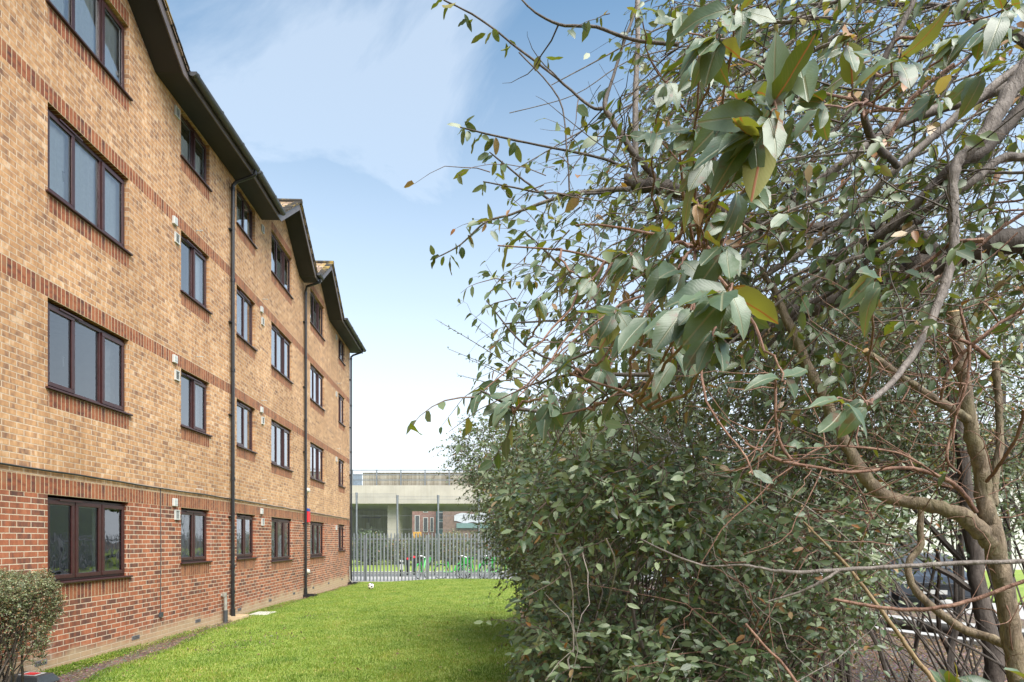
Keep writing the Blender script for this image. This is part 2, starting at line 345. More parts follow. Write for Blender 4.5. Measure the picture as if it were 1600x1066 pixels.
def bark_mat(name, a, b, c3, sc=18, moss=0.0):
    m, t = mat(name); co = t('ShaderNodeTexCoord').outputs['Object']
    n = t.noise(t('ShaderNodeMapping', {0: co, 3: (1, 1, 0.35)}).outputs[0], sc, 5, 0.7, dist=0.6); n2 = t.noise(co, sc * 0.2, 3)
    c = t.ramp(n, [(0.3, a), (0.5, b), (0.72, c3)])
    c = t.mix(t.math('MULTIPLY', n2, 0.4), c, b)
    if moss: c = t.mix(t.ramp(n2, [(0.5, 0.0), (0.65, moss)]), c, (0.12, 0.12, 0.04, 1))
    finish(t, t('ShaderNodeBsdfPrincipled', {'Base Color': c, 'Roughness': 0.75, 'Normal': bump(t, n, 1.0, 0.014)}).outputs[0]); return m
M['bark_dark'] = bark_mat('dark_bark', (0.022, 0.016, 0.012), (0.060, 0.045, 0.036), (0.12, 0.095, 0.08), 22)
M['bark_grey'] = bark_mat('grey_bark', (0.06, 0.048, 0.042), (0.14, 0.115, 0.10), (0.26, 0.225, 0.20), 36)
M['bark_tan'] = bark_mat('tan_bark', (0.035, 0.024, 0.015), (0.15, 0.108, 0.068), (0.32, 0.25, 0.17), 46, moss=0.35)
M['bark_red'] = bark_mat('red_brown_twig', (0.07, 0.035, 0.022), (0.17, 0.085, 0.055), (0.32, 0.20, 0.14), 34)
M['bark_pale'] = bark_mat('pale_twig', (0.14, 0.11, 0.095), (0.24, 0.20, 0.175), (0.36, 0.31, 0.28), 20)
M['bark_ochre'] = bark_mat('ochre_cane', (0.14, 0.09, 0.045), (0.24, 0.165, 0.085), (0.33, 0.25, 0.15), 24)
M['bark_twig'] = bark_mat('thin_twig', (0.045, 0.026, 0.020), (0.095, 0.060, 0.045), (0.19, 0.13, 0.10), 20)
M['cutwood'] = plain('fresh_cut_wood', (0.48, 0.30, 0.15), 0.8, var=0.2, nscale=40)

# ------------------------------------------------------------------ ground
def sstep(a, b, x): x = np.clip((x - a) / (b - a), 0, 1); return x * x * (3 - 2 * x)
def gz(x, y):
    x = np.asarray(x, float); y = np.asarray(y, float)
    z = -0.15 * sstep(12, 25, y) * (1 - 0.7 * sstep(-5.5, -2.5, x)) + 0.015 * np.sin(x * 0.9 + y * 0.35) * sstep(6, 12, y)
    z = np.where(y > 26.9, -0.16, z)
    z = z - 0.10 * sstep(6.0, 9.0, x) * (1 - sstep(24, 26, y))
    return z
def sheet(name, x0, x1, y0, y1, nx, ny, mat_, dz=0.0, kind='structure', fn=None):
    xs = np.linspace(x0, x1, nx); ys = np.linspace(y0, y1, ny)
    X, Y = np.meshgrid(xs, ys); Z = gz(X, Y) + dz
    if fn is not None: X, Y, Z = fn(X, Y, Z)
    V = np.stack([X.ravel(), Y.ravel(), Z.ravel()], 1)
    F = [(j * nx + i, j * nx + i + 1, (j + 1) * nx + i + 1, (j + 1) * nx + i) for j in range(ny - 1) for i in range(nx - 1)]
    me = bpy.data.meshes.new(name); me.from_pydata(V.tolist(), [], F); me.polygons.foreach_set('use_smooth', [True] * len(F)); me.update()
    o = link_mesh(name, me, V, mat_, None, np.zeros(3)); o['kind'] = kind; return o
g = MB(); g.face([(-900, -900, -0.30), (900, -900, -0.30), (900, 1400, -0.30), (-900, 1400, -0.30)])
tag(g.build('ground', M['soil'], origin=(0, 0, -0.3)), kind='structure')
sheet('planting_bed', -7.0, 12.0, -6.0, 27.0, 70, 100, M['soil'], -0.012)
def wallx(y): return np.where(y <= 13.3, -5.9, -5.9 - 0.042 * (y - 13.3))
def lawn_left(y):
    e = 0.85 - 0.55 * sstep(7, 13.5, y) - 0.08 * sstep(14, 24, y)
    return wallx(y) + e + 0.05 * np.sin(y * 2.1) + 0.03 * np.sin(y * 5.3)
def lawn_right(y): return 0.35 + 0.12 * np.sin(y * 0.8) + 0.5 * sstep(14, 20, y) + 0.05 * np.sin(y * 3.7)
def lawn_warp(X, Y, Z):
    u = (X + 6) / 7.0; L = lawn_left(Y); Rr = lawn_right(Y); X2 = L + (Rr - L) * u
    Z2 = gz(X2, Y) + 0.03 - 0.05 * (np.abs(u - 0.5) > 0.499)
    return X2, Y, Z2
sheet('lawn', -6, 1, -6.0, 26.85, 60, 150, M['lawn'], 0, fn=lawn_warp)
# far side of the fence: verge, kerb, pavement, road, far verge
def flat(name, x0, x1, y0, y1, z, mat_, th=None):
    b = MB()
    if th: b.box(x0, x1, y0, y1, z - th, z)
    else: b.face([(x0, y0, z), (x1, y0, z), (x1, y1, z), (x0, y1, z)])
    return tag(b.build(name, mat_), kind='structure')
flat('pavement', -60, 12, 27.0, 30.0, -0.12, M['paving'], 0.2)
flat('kerb', -60, 12, 30.0, 30.15, -0.11, M['kerb'], 0.2)
flat('road', -60, 12, 30.15, 35.0, -0.24, M['tarmac'], 0.05)
flat('kerb', -60, 12, 35.0, 35.15, -0.11, M['kerb'], 0.2)
flat('verge', -60, 60, 35.15, 120, -0.115, M['lawn'], 0.1)
# street to the right of the shrubs
def slant(name, off0, off1, z, mat_, th=0.1):
    a = np.array([6.3, 13.5]); d = np.array([2.0, -3.75]); d = d / np.linalg.norm(d); n = np.array([-d[1], d[0]])
    p0, p1 = a - d * 9, a + d * 22
    q = [p0 + n * off0, p1 + n * off0, p1 + n * off1, p0 + n * off1]
    b = MB(); b.hexa([(x, y, z - th) for x, y in q] + [(x, y, z) for x, y in q])
    return tag(b.build(name, mat_), kind='structure')
slant('pavement', 0.25, 2.6, -0.03, M['paving'])
slant('kerb', 2.604, 2.72, -0.025, M['kerb'], 0.15)
slant('road', 2.724, 9.0, -0.12, M['paving'])
slant('verge', 9.1, 40, -0.06, M['lawn'])

# ------------------------------------------------------------------ brick apartment block
TH = math.atan(0.042); CT, ST = math.cos(TH), math.sin(TH)
def B(s, d, z):      # s along the wall, d out of the wall, z up
    if s <= 13.3: return (-5.9 + d, s, z)
    t = s - 13.3; return (-5.9 - t * ST + d * CT, 13.3 + t * CT + d * ST, z)
bld = thing('apartment_block', (-11, 11.5, 0), 'four storey buff and red brick apartment block with brown windows and three small gables', 'building')
S0, S1 = -3.0, 25.75
EAVE = 9.66; SL = 0.72; HW = 1.6
GC = [8.79, 16.78, 20.5]
def soffz(s): return EAVE + max([0] + [(HW - abs(s - c)) * SL for c in GC])
HEAD = [2.31, 4.87, 7.41, 9.82]
S3 = [1.125, 3.675, 6.215, 8.67]; S2 = [1.265, 3.79, 6.265, 8.74]
COLS3 = [(7.93, 9.65), (15.9, 17.66), (19.62, 21.40)]; COLS2 = [(11.22, 12.31), (13.60, 14.74), (23.62, 24.72)]
WIN = []
for k in range(4):
    for ci, (a, b) in enumerate(COLS3): WIN.append((a, b, S3[k], HEAD[k], 3, k, ci))
    for ci, (a, b) in enumerate(COLS2): WIN.append((a, b, S2[k], HEAD[k] if k < 3 else EAVE - 0.01, 2, k, ci))
def cell_kind(s, z):
    for a, b, z0, z1, n, k, ci in WIN:
        if a < s < b:
            if z0 < z < z1: return None
            if z0 - 0.225 < z < z0: return ('soldier', z0 - 0.225)
            if n == 3 and k == 3 and z1 < z < z1 + 0.225: return ('soldier', z1)
    for h in HEAD[:3]:
        if h < z < h + 0.225: return ('soldier', h)
    return ('red', 0) if z < 2.535 else ('buff', 0)
sc_ = {S0, S1, 13.3}; zc_ = {-0.5, 2.535, EAVE}
for a, b, z0, z1, n, k, ci in WIN: sc_ |= {a, b}; zc_ |= {z0, z1, z0 - 0.225}
for h in HEAD[:3]: zc_ |= {h, h + 0.225}
zc_ = {z for z in zc_ if z <= EAVE}
ss, zs = sorted(sc_), sorted(zc_)
from collections import defaultdict
mbs = {'red': MB(), 'buff': MB()}; SOL = defaultdict(MB)
for i in range(len(ss) - 1):
    for j in range(len(zs) - 1):
        if zs[j + 1] - zs[j] < 1e-4: continue
        k = cell_kind((ss[i] + ss[i + 1]) / 2, (zs[j] + zs[j + 1]) / 2)
        if not k: continue
        s0, s1, z0, z1 = ss[i], ss[i + 1], zs[j], zs[j + 1]; v0 = k[1]
        full = any(abs(v0 - h) < 1e-6 for h in HEAD[:3]); mid_ = (s0 + s1) / 2
        tgt = mbs[k[0]] if k[0] != 'soldier' else SOL[(round(v0, 2), 0 if full else [i_ for i_, w_ in enumerate(WIN) if w_[0] < mid_ < w_[1] and (abs(w_[2] - 0.225 - v0) < 0.01 or abs(w_[3] - v0) < 0.01)][0])]
        tgt.face([B(s0, 0, z0), B(s1, 0, z0), B(s1, 0, z1), B(s0, 0, z1)], [(s0, z0 - v0), (s1, z0 - v0), (s1, z1 - v0), (s0, z1 - v0)])
# gable brickwork above the eaves
for c in GC:
    a, b = [(x0, x1) for x0, x1 in COLS3 if x0 < c < x1][0]
    h = HEAD[3]
    def quad(pts, kind='buff', v0=0): (mbs['buff'] if kind == 'buff' else SOL[(9.82, c)]).face([B(s, 0, z) for s, z in pts], [(s, z - v0) for s, z in pts])
    quad([(c - HW, EAVE), (a, EAVE), (a, soffz(a))]); quad([(b, EAVE), (c + HW, EAVE), (b, soffz(b))])
    t1 = h + 0.225
    quad([(a, h), (b, h), (b, t1), (a, t1)], 'soldier', h)
    za, zb = soffz(a), soffz(b)
    quad([(a, t1), (b, t1), (b, max(zb, t1)), (c, EAVE + HW * SL), (a, max(za, t1))])
# jambs, heads and sill beds of the openings
for a, b, z0, z1, n, k, ci in WIN:
    kind = 'red' if z1 < 2.5 else 'buff'
    mbs[kind].face([B(b, 0, z0), B(b, -0.13, z0), B(b, -0.13, z1), B(b, 0, z1)], [(b, z0), (b + 0.11, z0), (b + 0.11, z1), (b, z1)])
    mbs[kind].face([B(a, -0.13, z0), B(a, 0, z0), B(a, 0, z1), B(a, -0.13, z1)], [(a - 0.11, z0), (a, z0), (a, z1), (a - 0.11, z1)])
    (SOL[(round(z1, 2), 0)] if k < 3 else mbs[kind]).face([B(a, 0, z1), B(b, 0, z1), B(b, -0.13, z1), B(a, -0.13, z1)], [(a, 0), (b, 0), (b, 0.13), (a, 0.13)])
    mbs[kind].face([B(a, -0.13, z0), B(b, -0.13, z0), B(b, 0, z0), B(a, 0, z0)], [(a, 0), (b, 0), (b, 0.13), (a, 0.13)])
# end walls and back wall
DB = -9.5
def wallquad(p, q, z0, z1, kind):
    L = math.hypot(p[0] - q[0], p[1] - q[1])
    mbs[kind].face([(p[0], p[1], z0), (q[0], q[1], z0), (q[0], q[1], z1), (p[0], p[1], z1)], [(0, z0), (L, z0), (L, z1), (0, z1)])
for p, q in ((B(S1, 0, 0), B(S1, DB, 0)), (B(S1, DB, 0), B(13.3, DB, 0)), (B(13.3, DB, 0), B(S0, DB, 0)), (B(S0, DB, 0), B(S0, 0, 0))):
    wallquad(p, q, -0.5, 2.535, 'red'); wallquad(p, q, 2.535, EAVE, 'buff')
mbs['red'].build('red_brick_wall', M['red'], bld); mbs['buff'].build('buff_brick_wall', M['buff'], bld); [m_.build('soldier_course', M['soldier'], bld) for m_ in SOL.values()]

# interior: floors, partition behind the windows
ib = MB()
for z in (0.15, 2.62, 5.17, 7.71):
    ib.box(S0 + 0.1, 13.2, -3.4, -0.16, z, z + 0.06, fn=lambda s, d, zz: B(s, d, zz)); ib.box(13.35, S1 - 0.1, -3.4, -0.16, z, z + 0.06, fn=lambda s, d, zz: B(s, d, zz))
for s0, s1 in ((S0 + 0.1, 13.2), (13.35, S1 - 0.1)):
    ib.box(s0, s1, -3.5, -3.42, 0, 9.6, fn=lambda s, d, zz: B(s, d, zz))
for s in (6.3, 10.35, 12.95, 15.3, 18.7, 22.6): ib.box(s, s + 0.1, -3.4, -0.16, 0.2, 9.6, fn=lambda s_, d, zz: B(s_, d, zz))
ib.build('interior_partition', M['plaster'], bld)

def wavy(s0, s1, z0, z1, d, amp, wl, seed):
    b = MB(); n = max(8, int((s1 - s0) / wl * 8)); rr = random.Random(seed); ph = rr.random() * 6
    pts = [(s0 + (s1 - s0) * i / n, d + amp * math.sin(i / 8 * 2 * math.pi + ph + 0.5 * math.sin(i * 0.37))) for i in range(n + 1)]
    for i in range(n):
        b.face([B(pts[i][0], pts[i][1], z0), B(pts[i + 1][0], pts[i + 1][1], z0), B(pts[i + 1][0], pts[i + 1][1], z1), B(pts[i][0], pts[i][1], z1)])
    return b
wr = random.Random(5)
for a, b, z0, z1, n, k, ci in WIN:
    fm = MB(); D0, D1 = -0.125, -0.065; sb = 0.035; zb = z0 + sb; fw = 0.05
    bx = lambda mb, s0, s1, d0, d1, q0, q1: mb.box(s0, s1, d0, d1, q0, q1, fn=B)
    A, C = a + 0.004, b - 0.004; zt = z1 - 0.03
    bx(fm, A, C, D0, D1, zb, zb + fw); bx(fm, A, C, D0, D1, zt - fw, zt)
    bx(fm, A, A + fw, D0, D1, zb + fw, zt - fw); bx(fm, C - fw, C, D0, D1, zb + fw, zt - fw)
    mull = []
    if n == 3:
        W_ = C - A; m1, m2 = A + W_ * 0.335, A + W_ * 0.665; mull = [m1, m2]
    else: mull = [(A + C) / 2]
    for m_ in mull: bx(fm, m_ - 0.026, m_ + 0.026, D0, D1, zb + fw, zt - fw)
    wobj = fm.build('window', M['frame'], bld, bevel=0.004)
    edges = [A] + mull + [C]
    gl = MB(); gk = MB()
    for i in range(len(edges) - 1):
        e0 = edges[i] + (fw if i == 0 else 0.026); e1 = edges[i + 1] - (fw if i == len(edges) - 2 else 0.026)
        q0, q1 = zb + fw, zt - fw
        sash = (n == 3 and i in (0, 2)) or (n == 2 and i == (1 if ci != 1 else 0)) or (k == 0 and n == 3) or k == 0
        if sash:
            sm = MB(); o = 0.016; w2 = 0.058
            bx(sm, e0 - o, e1 + o, D1 + 0.001, D1 + 0.022, q0 - o, q0 - o + w2); bx(sm, e0 - o, e1 + o, D1 + 0.001, D1 + 0.022, q1 + o - w2, q1 + o)
            bx(sm, e0 - o, e0 - o + w2, D1 + 0.001, D1 + 0.022, q0 - o + w2, q1 + o - w2); bx(sm, e1 + o - w2, e1 + o, D1 + 0.001, D1 + 0.022, q0 - o + w2, q1 + o - w2)
            sm.build('casement', M['frame'], wobj, bevel=0.005)
            g0, g1, h0, h1 = e0 + w2 - o, e1 - w2 + o, q0 + w2 - o, q1 - w2 + o; dd = D1 - 0.004
        else: g0, g1, h0, h1 = e0 - 0.002, e1 + 0.002, q0 - 0.002, q1 + 0.002; dd = D1 - 0.030
        gl.face([B(g0, dd, h0), B(g1, dd, h0), B(g1, dd, h1), B(g0, dd, h1)])
        t_ = 0.012
        bx(gk, g0, g0 + t_, dd - 0.02, dd - 0.003, h0, h1); bx(gk, g1 - t_, g1, dd - 0.02, dd - 0.003, h0, h1)
        bx(gk, g0 + t_, g1 - t_, dd - 0.02, dd - 0.003, h0, h0 + t_); bx(gk, g0 + t_, g1 - t_, dd - 0.02, dd - 0.003, h1 - t_, h1)
        if sash and i == 0:
            hb = MB(); sx_ = g1 - 0.045; hb.tube([B(sx_, dd - 0.05, h0 + 0.42), B(sx_, dd - 0.07, h0 + 0.44), B(sx_ + 0.01, dd - 0.07, h0 + 0.30)], 0.010, 6)
            hb.build('window_handle', M['white'], wobj, smooth=True)
    gl.build('pane', M['glass'], wobj)
    gk.build('glazing_spacer', M['gasket'], wobj)
    sl = MB(); sl.box(a - 0.04 if n == 3 else a - 0.03, b + 0.05, -0.12, 0.045, z0 + 0.004, z0 + sb - 0.002, fn=B)
    sl.build('window_sill', M['frame'], wobj, bevel=0.006)
    vt = MB(); vt.box(A + 0.25, C - 0.25 if n == 2 else A + 0.7, D1 + 0.026, D1 + 0.04, zt - 0.04, zt - 0.018, fn=B); vt.build('trickle_vent', M['frame'], wobj)
    # curtains
    if k == 3: wavy(a, b, z0 + 0.02, z0 + 0.02 + (z1 - z0) * (0.62 if n == 2 or ci else 0.95), -0.135, 0.008, 0.12, k * 9 + ci).build('net_curtain', M['curtain'], wobj)
    elif k == 2 and n == 3 and ci == 0: wavy(a, b, z0, z1, -0.15, 0.01, 0.16, 8).build('net_curtain', M['curtain'], wobj)
    elif k == 2 and n == 2 and ci == 0: wavy(a + 0.5, b, z0, z1, -0.15, 0.012, 0.12, 9).build('net_curtain', M['curtain'], wobj)
    elif k == 0 and n == 3 and ci == 0: wavy(b - 0.50, b - 0.22, z0, z1, -0.26, 0.02, 0.12, 3).build('curtain', M['drape'], wobj)
    elif k == 0: wavy(a, b, z0, z1, -0.22, 0.025, 0.13, k * 7 + ci).build('curtain', M['drape'], wobj)
    elif k == 1 and n == 3 and ci == 0: wavy(b - 0.42, b, z0, z1, -0.24, 0.02, 0.1, 4).build('curtain', M['drape'], wobj)
    else:
        wavy(b - (b - a) * wr.uniform(0.25, 0.5), b, z0, z1, -0.22, 0.02, 0.11, k * 5 + ci).build('curtain', M['curtain'] if wr.random() < 0.6 else M['drape'], wobj)
        if wr.random() < 0.5: wavy(a, a + (b - a) * 0.22, z0, z1, -0.25, 0.02, 0.11, k * 3 + ci).build('curtain', M['drape'], wobj)

# eaves, gables, roofs
brk = sorted({S0 - 0.4, 13.3, S1 + 0.3} | {c + o for c in GC for o in (-HW, 0, HW)})
sof, fas, verge = MB(), MB(), MB()
OH = 0.46
for s0, s1 in zip(brk[:-1], brk[1:]):
    z0, z1 = soffz(s0 + 1e-6), soffz(s1 - 1e-6)
    if abs(s0 - 13.3) < 0.01 or abs(s1 - 13.3) < 0.01: z0 = z1 = EAVE
    sof.hexa([B(s0, -0.05, z0), B(s1, -0.05, z1), B(s1, OH, z1), B(s0, OH, z0), B(s0, -0.05, z0 + 0.02), B(s1, -0.05, z1 + 0.02), B(s1, OH, z1 + 0.02), B(s0, OH, z0 + 0.02)])
    fas.hexa([B(s0, OH + 0.001, z0 - 0.03), B(s1, OH + 0.001, z1 - 0.03), B(s1, OH + 0.023, z1 - 0.03), B(s0, OH + 0.023, z0 - 0.03),
              B(s0, OH + 0.001, z0 + 0.16), B(s1, OH + 0.001, z1 + 0.16), B(s1, OH + 0.023, z1 + 0.16), B(s0, OH + 0.023, z0 + 0.16)])
sof.build('soffit', M['soffit'], bld); fas.build('fascia_board', M['fascia'], bld)
roof = MB(); DR = DB / 2
def rq(pts, uv): roof.face(pts, uv)
PITCH = 0.55
zr = EAVE + 0.14 + PITCH * (OH - DR + 0.06)
for s0, s1 in zip(brk[:-1], brk[1:]):
    d0 = OH + 0.06 if not any(abs((s0 + s1) / 2 - c) < HW for c in GC) else -0.35
    z0 = EAVE + 0.15 + PITCH * (OH + 0.06 - d0)
    rq([B(s0, d0, z0), B(s1, d0, z0), B(s1, DR, zr), B(s0, DR, zr)], [(s0, 0), (s1, 0), (s1, 6), (s0, 6)])
for s0, s1 in ((S0 - 0.4, 13.3), (13.3, S1 + 0.3)):
    rq([B(s1, DB - 0.5, EAVE + 0.14), B(s0, DB - 0.5, EAVE + 0.14), B(s0, DR, zr), B(s1, DR, zr)], [(s1, 0), (s0, 0), (s0, 6), (s1, 6)])
for c in GC:
    zt = EAVE + HW * SL + 0.19; dback = OH - (HW * SL) / PITCH - 0.3
    for sg in (-1, 1):
        e = c + sg * (HW + 0.10); ze = EAVE + 0.19 - 0.10 * SL
        p = [B(c, OH + 0.055, zt), B(e, OH + 0.055, ze), B(e, dback, ze), B(c, dback, zt)]
        uv = [(0, 0), (0, 2.0), (3, 2.0), (3, 0)]
        if sg < 0: p = p[::-1]; uv = uv[::-1]
        roof.face(p, uv)
        q = [B(c, OH + 0.055, zt - 0.035), B(e, OH + 0.055, ze - 0.035)]
        roof.face([B(c, OH + 0.055, zt), B(e, OH + 0.055, ze), q[1], q[0]], [(0, 0), (0, 2), (0.05, 2), (0.05, 0)])
        roof.face([q[0], q[1], B(e, OH - 0.2, ze - 0.035), B(c, OH - 0.2, zt - 0.035)], [(0, 0), (0, 2), (0.05, 2), (0.05, 0)])
        # stepped verge tiles
        for i in range(8):
            f0, f1 = i / 8, (i + 1) / 8
            sa, sb_ = c + sg * f0 * (HW + 0.1), c + sg * f1 * (HW + 0.1); za, zb_ = zt + (ze - zt) * f0, zt + (ze - zt) * f1
            verge.hexa([B(sa, OH - 0.12, za + 0.002), B(sb_, OH - 0.12, zb_ + 0.002), B(sb_, OH + 0.075, zb_ + 0.002), B(sa, OH + 0.075, za + 0.002),
                        B(sa, OH - 0.12, za + 0.018), B(sb_, OH - 0.12, zb_ + 0.040), B(sb_, OH + 0.075, zb_ + 0.040), B(sa, OH + 0.075, za + 0.018)])
    verge.tube([B(c, OH + 0.08, zt + 0.0), B(c, dback, zt + 0.0)], 0.075, 8)
roof.build('roof', M['tiles'], bld); verge.build('verge_tiles', M['tiles'], bld)

def gutter(s0, s1):
    b = MB(); dC, zC, r = OH + 0.105, EAVE + 0.120, 0.074; n = 10
    prof = [(dC - r * math.cos(a), zC - r * math.sin(a)) for a in [math.pi * i / n for i in range(n + 1)]]
    inn = [(dC - (r - 0.006) * math.cos(a), zC - (r - 0.006) * math.sin(a)) for a in [math.pi * i / n for i in range(n + 1)]]
    for (p, q), fl in ((list(zip(prof[:-1], prof[1:])), 0), (list(zip(inn[:-1], inn[1:])), 1)) if False else ():
        pass
    for P_, fl in ((prof, 0), (inn, 1)):
        for p, q in zip(P_[:-1], P_[1:]):
            f = [B(s0, *p), B(s1, *p), B(s1, *q), B(s0, *q)]
            b.face(f if fl else f[::-1])
    for i in (0, n):
        b.face([B(s0, *prof[i]), B(s1, *prof[i]), B(s1, *inn[i]), B(s0, *inn[i])])
    for s in (s0, s1): b.face([B(s, *p) for p in prof])
    s = s0 + 0.05
    while s < s1:
        big = [(dC - (r + 0.009) * math.cos(a), zC + 0.004 - (r + 0.009) * math.sin(a)) for a in [math.pi * i / n for i in range(n + 1)]]
        for p, q in zip(big[:-1], big[1:]): b.face([B(s, *p), B(s, *q), B(s + 0.055, *q), B(s + 0.055, *p)])
        for e in (s, s + 0.055): b.face([B(e, *p) for p in big])
        s += 0.92
    b.build('gutter', M['gutter'], bld, smooth=True)
gutter(S0, 7.05); gutter(10.52, 13.29); gutter(13.31, 15.05); gutter(18.45, 18.84); gutter(22.2, S1 + 0.28)

def downpipe(s, out_s, zlow):
    b = MB(); r = 0.038; zt = 9.33
    b.tube([B(s, 0.07, zlow), B(s, 0.07, zt)], r, 10)
    b.tube([B(s, 0.07, zt - 0.03), B(s, 0.07, zt + 0.05), B(out_s, 0.14, zt + 0.14), B(out_s, OH + 0.02, zt + 0.26), B(out_s, OH + 0.085, zt + 0.30), B(out_s, OH + 0.085, zt + 0.44)], r, 10)
    for z in (zt - 0.06, 7.3, 5.35, 3.0, 1.1, 0.55): b.tube([B(s, 0.07, z), B(s, 0.07, z + 0.07)], r + 0.009, 10)
    for z in (8.4, 6.4, 4.4, 2.2): b.box(s - 0.07, s + 0.07, 0.0, 0.075, z, z + 0.03, fn=B)
    b.tube([B(s, 0.07, zlow - 0.02), B(s, 0.07, 0.22)], r + 0.012, 10)
    b.build('downpipe', M['black'], bld, smooth=True)
downpipe(13.22, 13.24, 0.02); downpipe(18.84, 18.72, -0.05); downpipe(25.66, 25.72, -0.12)

# cable run above the ground floor, with drops
cb = MB(); rr = random.Random(2); pts = []
s = S0 + 0.2
while s < S1 - 0.1:
    pts.append(B(s, 0.022, 2.615 - 0.0022 * (s - 7) + rr.uniform(-0.008, 0.008))); s += 0.45
cb.tube(pts, 0.013, 6); cb.build('cable', M['black'], bld)
cb = MB(); cb.tube([B(10.53, 0.01, 2.6), B(10.54, 0.012, 1.5), B(10.53, 0.01, 0.46)], 0.0065, 5); cb.box(10.49, 10.57, 0.001, 0.04, 0.39, 0.47, fn=B)
cb.build('cable', M['darkgrey'], bld)

def louvre(s, z):
    b = MB(); w2, h2 = 0.074, 0.09
    b.box(s - w2, s - w2 + 0.018, 0.001, 0.032, z - h2, z + h2, fn=B); b.box(s + w2 - 0.018, s + w2, 0.001, 0.032, z - h2, z + h2, fn=B)
    b.box(s - w2 + 0.018, s + w2 - 0.018, 0.001, 0.032, z + h2 - 0.018, z + h2, fn=B); b.box(s - w2 + 0.018, s + w2 - 0.018, 0.001, 0.032, z - h2, z - h2 + 0.018, fn=B)
    o = b.build('vent', M['white'], bld)
    c = MB()
    for i in range(8):
        zz = z - h2 + 0.022 + i * 0.0178
        c.hexa([B(s - w2 + 0.02, 0.004, zz + 0.012), B(s + w2 - 0.02, 0.004, zz + 0.012), B(s + w2 - 0.02, 0.026, zz), B(s - w2 + 0.02, 0.026, zz),
                B(s - w2 + 0.02, 0.004, zz + 0.016), B(s + w2 - 0.02, 0.004, zz + 0.016), B(s + w2 - 0.02, 0.026, zz + 0.004), B(s - w2 + 0.02, 0.026, zz + 0.004)])
    c.build('louvre', M['white'], o)
    d = MB(); d.face([B(s - w2 + 0.01, 0.0025, z - h2 + 0.01), B(s + w2 - 0.01, 0.0025, z - h2 + 0.01), B(s + w2 - 0.01, 0.0025, z + h2 - 0.01), B(s - w2 + 0.01, 0.0025, z + h2 - 0.01)])
    d.build('duct_opening', M['black'], o)
def jbox(s, z):
    b = MB(); b.box(s - 0.062, s + 0.062, 0.001, 0.05, z - 0.07, z + 0.07, fn=B); o = b.build('junction_box', M['white'], bld, bevel=0.008)
    c = MB(); c.box(s - 0.05, s + 0.05, 0.0505, 0.053, z + 0.02, z + 0.024, fn=B); c.box(s - 0.05, s + 0.05, 0.0505, 0.053, z - 0.03, z - 0.026, fn=B); c.build('groove', M['gasket'], o)
for z in (9.45, 7.17, 4.69, 2.17): louvre(11.06, z)
for z in (7.44, 4.96, 2.39): jbox(10.97, z)
for z in (9.45, 7.15, 4.68, 2.16): louvre(15.22, z)
for z in (7.41, 4.93, 2.42): jbox(15.12, z)
for z in (9.4, 7.24, 4.77, 2.17): louvre(23.22, z)
for s, z in ((11.78, 7.68), (11.80, 5.26), (11.78, 2.70), (15.24, 7.72), (15.17, 5.18), (15.19, 2.72), (23.4, 7.7), (23.4, 5.2)):
    b = MB(); b.tube([B(s, -0.02, z), B(s - 0.01, 0.13, z - 0.012)], 0.009, 6); b.build('overflow_pipe', M['white'], bld)
for s, z in ((19.23, 3.27), (19.23, 0.72)):
    b = MB(); b.tube([B(s, 0.0, z), B(s, 0.05, z), B(s, 0.09, z)], [0.075, 0.075, 0.05], 12); b.build('flue_cap', M['drape'], bld, smooth=True)
b = MB(); b.box(19.1, 19.36, 0.001, 0.075, 2.26, 2.60, fn=B); ab = b.build('alarm_box', M['redbox'], bld, bevel=0.012)
b = MB(); b.box(19.12, 19.34, 0.001, 0.07, 2.605, 2.70, fn=B); b.build('alarm_box_top', M['bluebox'], ab, bevel=0.01)
for s in (5.8, 7.81, 9.83, 11.84, 13.75, 15.8, 17.87, 19.98, 22.05, 24.25):
    b = MB(); zz = 0.15
    b.box(s - 0.105, s + 0.105, 0.001, 0.006, zz - 0.032, zz + 0.032, fn=B); o = b.build('air_brick', M['airbrick'], bld)
    c = MB()
    for i in range(6):
        for j in range(2): c.box(s - 0.09 + i * 0.031, s - 0.072 + i * 0.031, 0.0065, 0.008, zz - 0.02 + j * 0.024, zz - 0.006 + j * 0.024, fn=B)
    c.build('air_hole', M['black'], o)
# waste pipe, gullies
b = MB(); b.tube([B(12.83, -0.02, 0.55), B(12.83, 0.07, 0.55), B(12.83, 0.085, 0.50), B(12.83, 0.088, 0.22)], 0.035, 10); b.tube([B(12.83, 0.07, 0.52), B(12.83, 0.07, 0.60)], 0.046, 10)
wp = b.build('waste_pipe', M['greypipe'], bld, smooth=True)
b = MB(); b.tube([B(12.83, 0.088, 0.24), B(12.83, 0.088, -0.03)], 0.045, 10); b.build('pipe_socket', M['darkgrey'], wp, smooth=True)
b = MB(); b.tube([B(25.45, 0.05, 0.62), B(25.45, 0.06, 0.05), B(25.40, 0.2, -0.10)], 0.024, 8); b.build('waste_pipe', M['greypipe'], bld, smooth=True)
for i, (s, m_) in enumerate(((13.25, 'darkgrey'), (19.0, 'black'), (25.5, 'black'))):
    z = float(gz(*B(s, 0, 0)[:2]))
    b = MB(); b.box(s - 0.22, s + 0.16, 0.01, 0.05, z - 0.05, z + 0.10, fn=B); b.box(s - 0.22, s + 0.16, 0.30, 0.34, z - 0.05, z + 0.09, fn=B)
    b.box(s - 0.22, s - 0.18, 0.05, 0.30, z - 0.05, z + 0.095, fn=B); b.box(s + 0.12, s + 0.16, 0.05, 0.30, z - 0.05, z + 0.095, fn=B); b.box(s - 0.18, s + 0.12, 0.05, 0.30, z - 0.05, z + 0.03, fn=B)
    b.build('drain_gully', M['soldier'] if i == 0 else M[m_], bld)

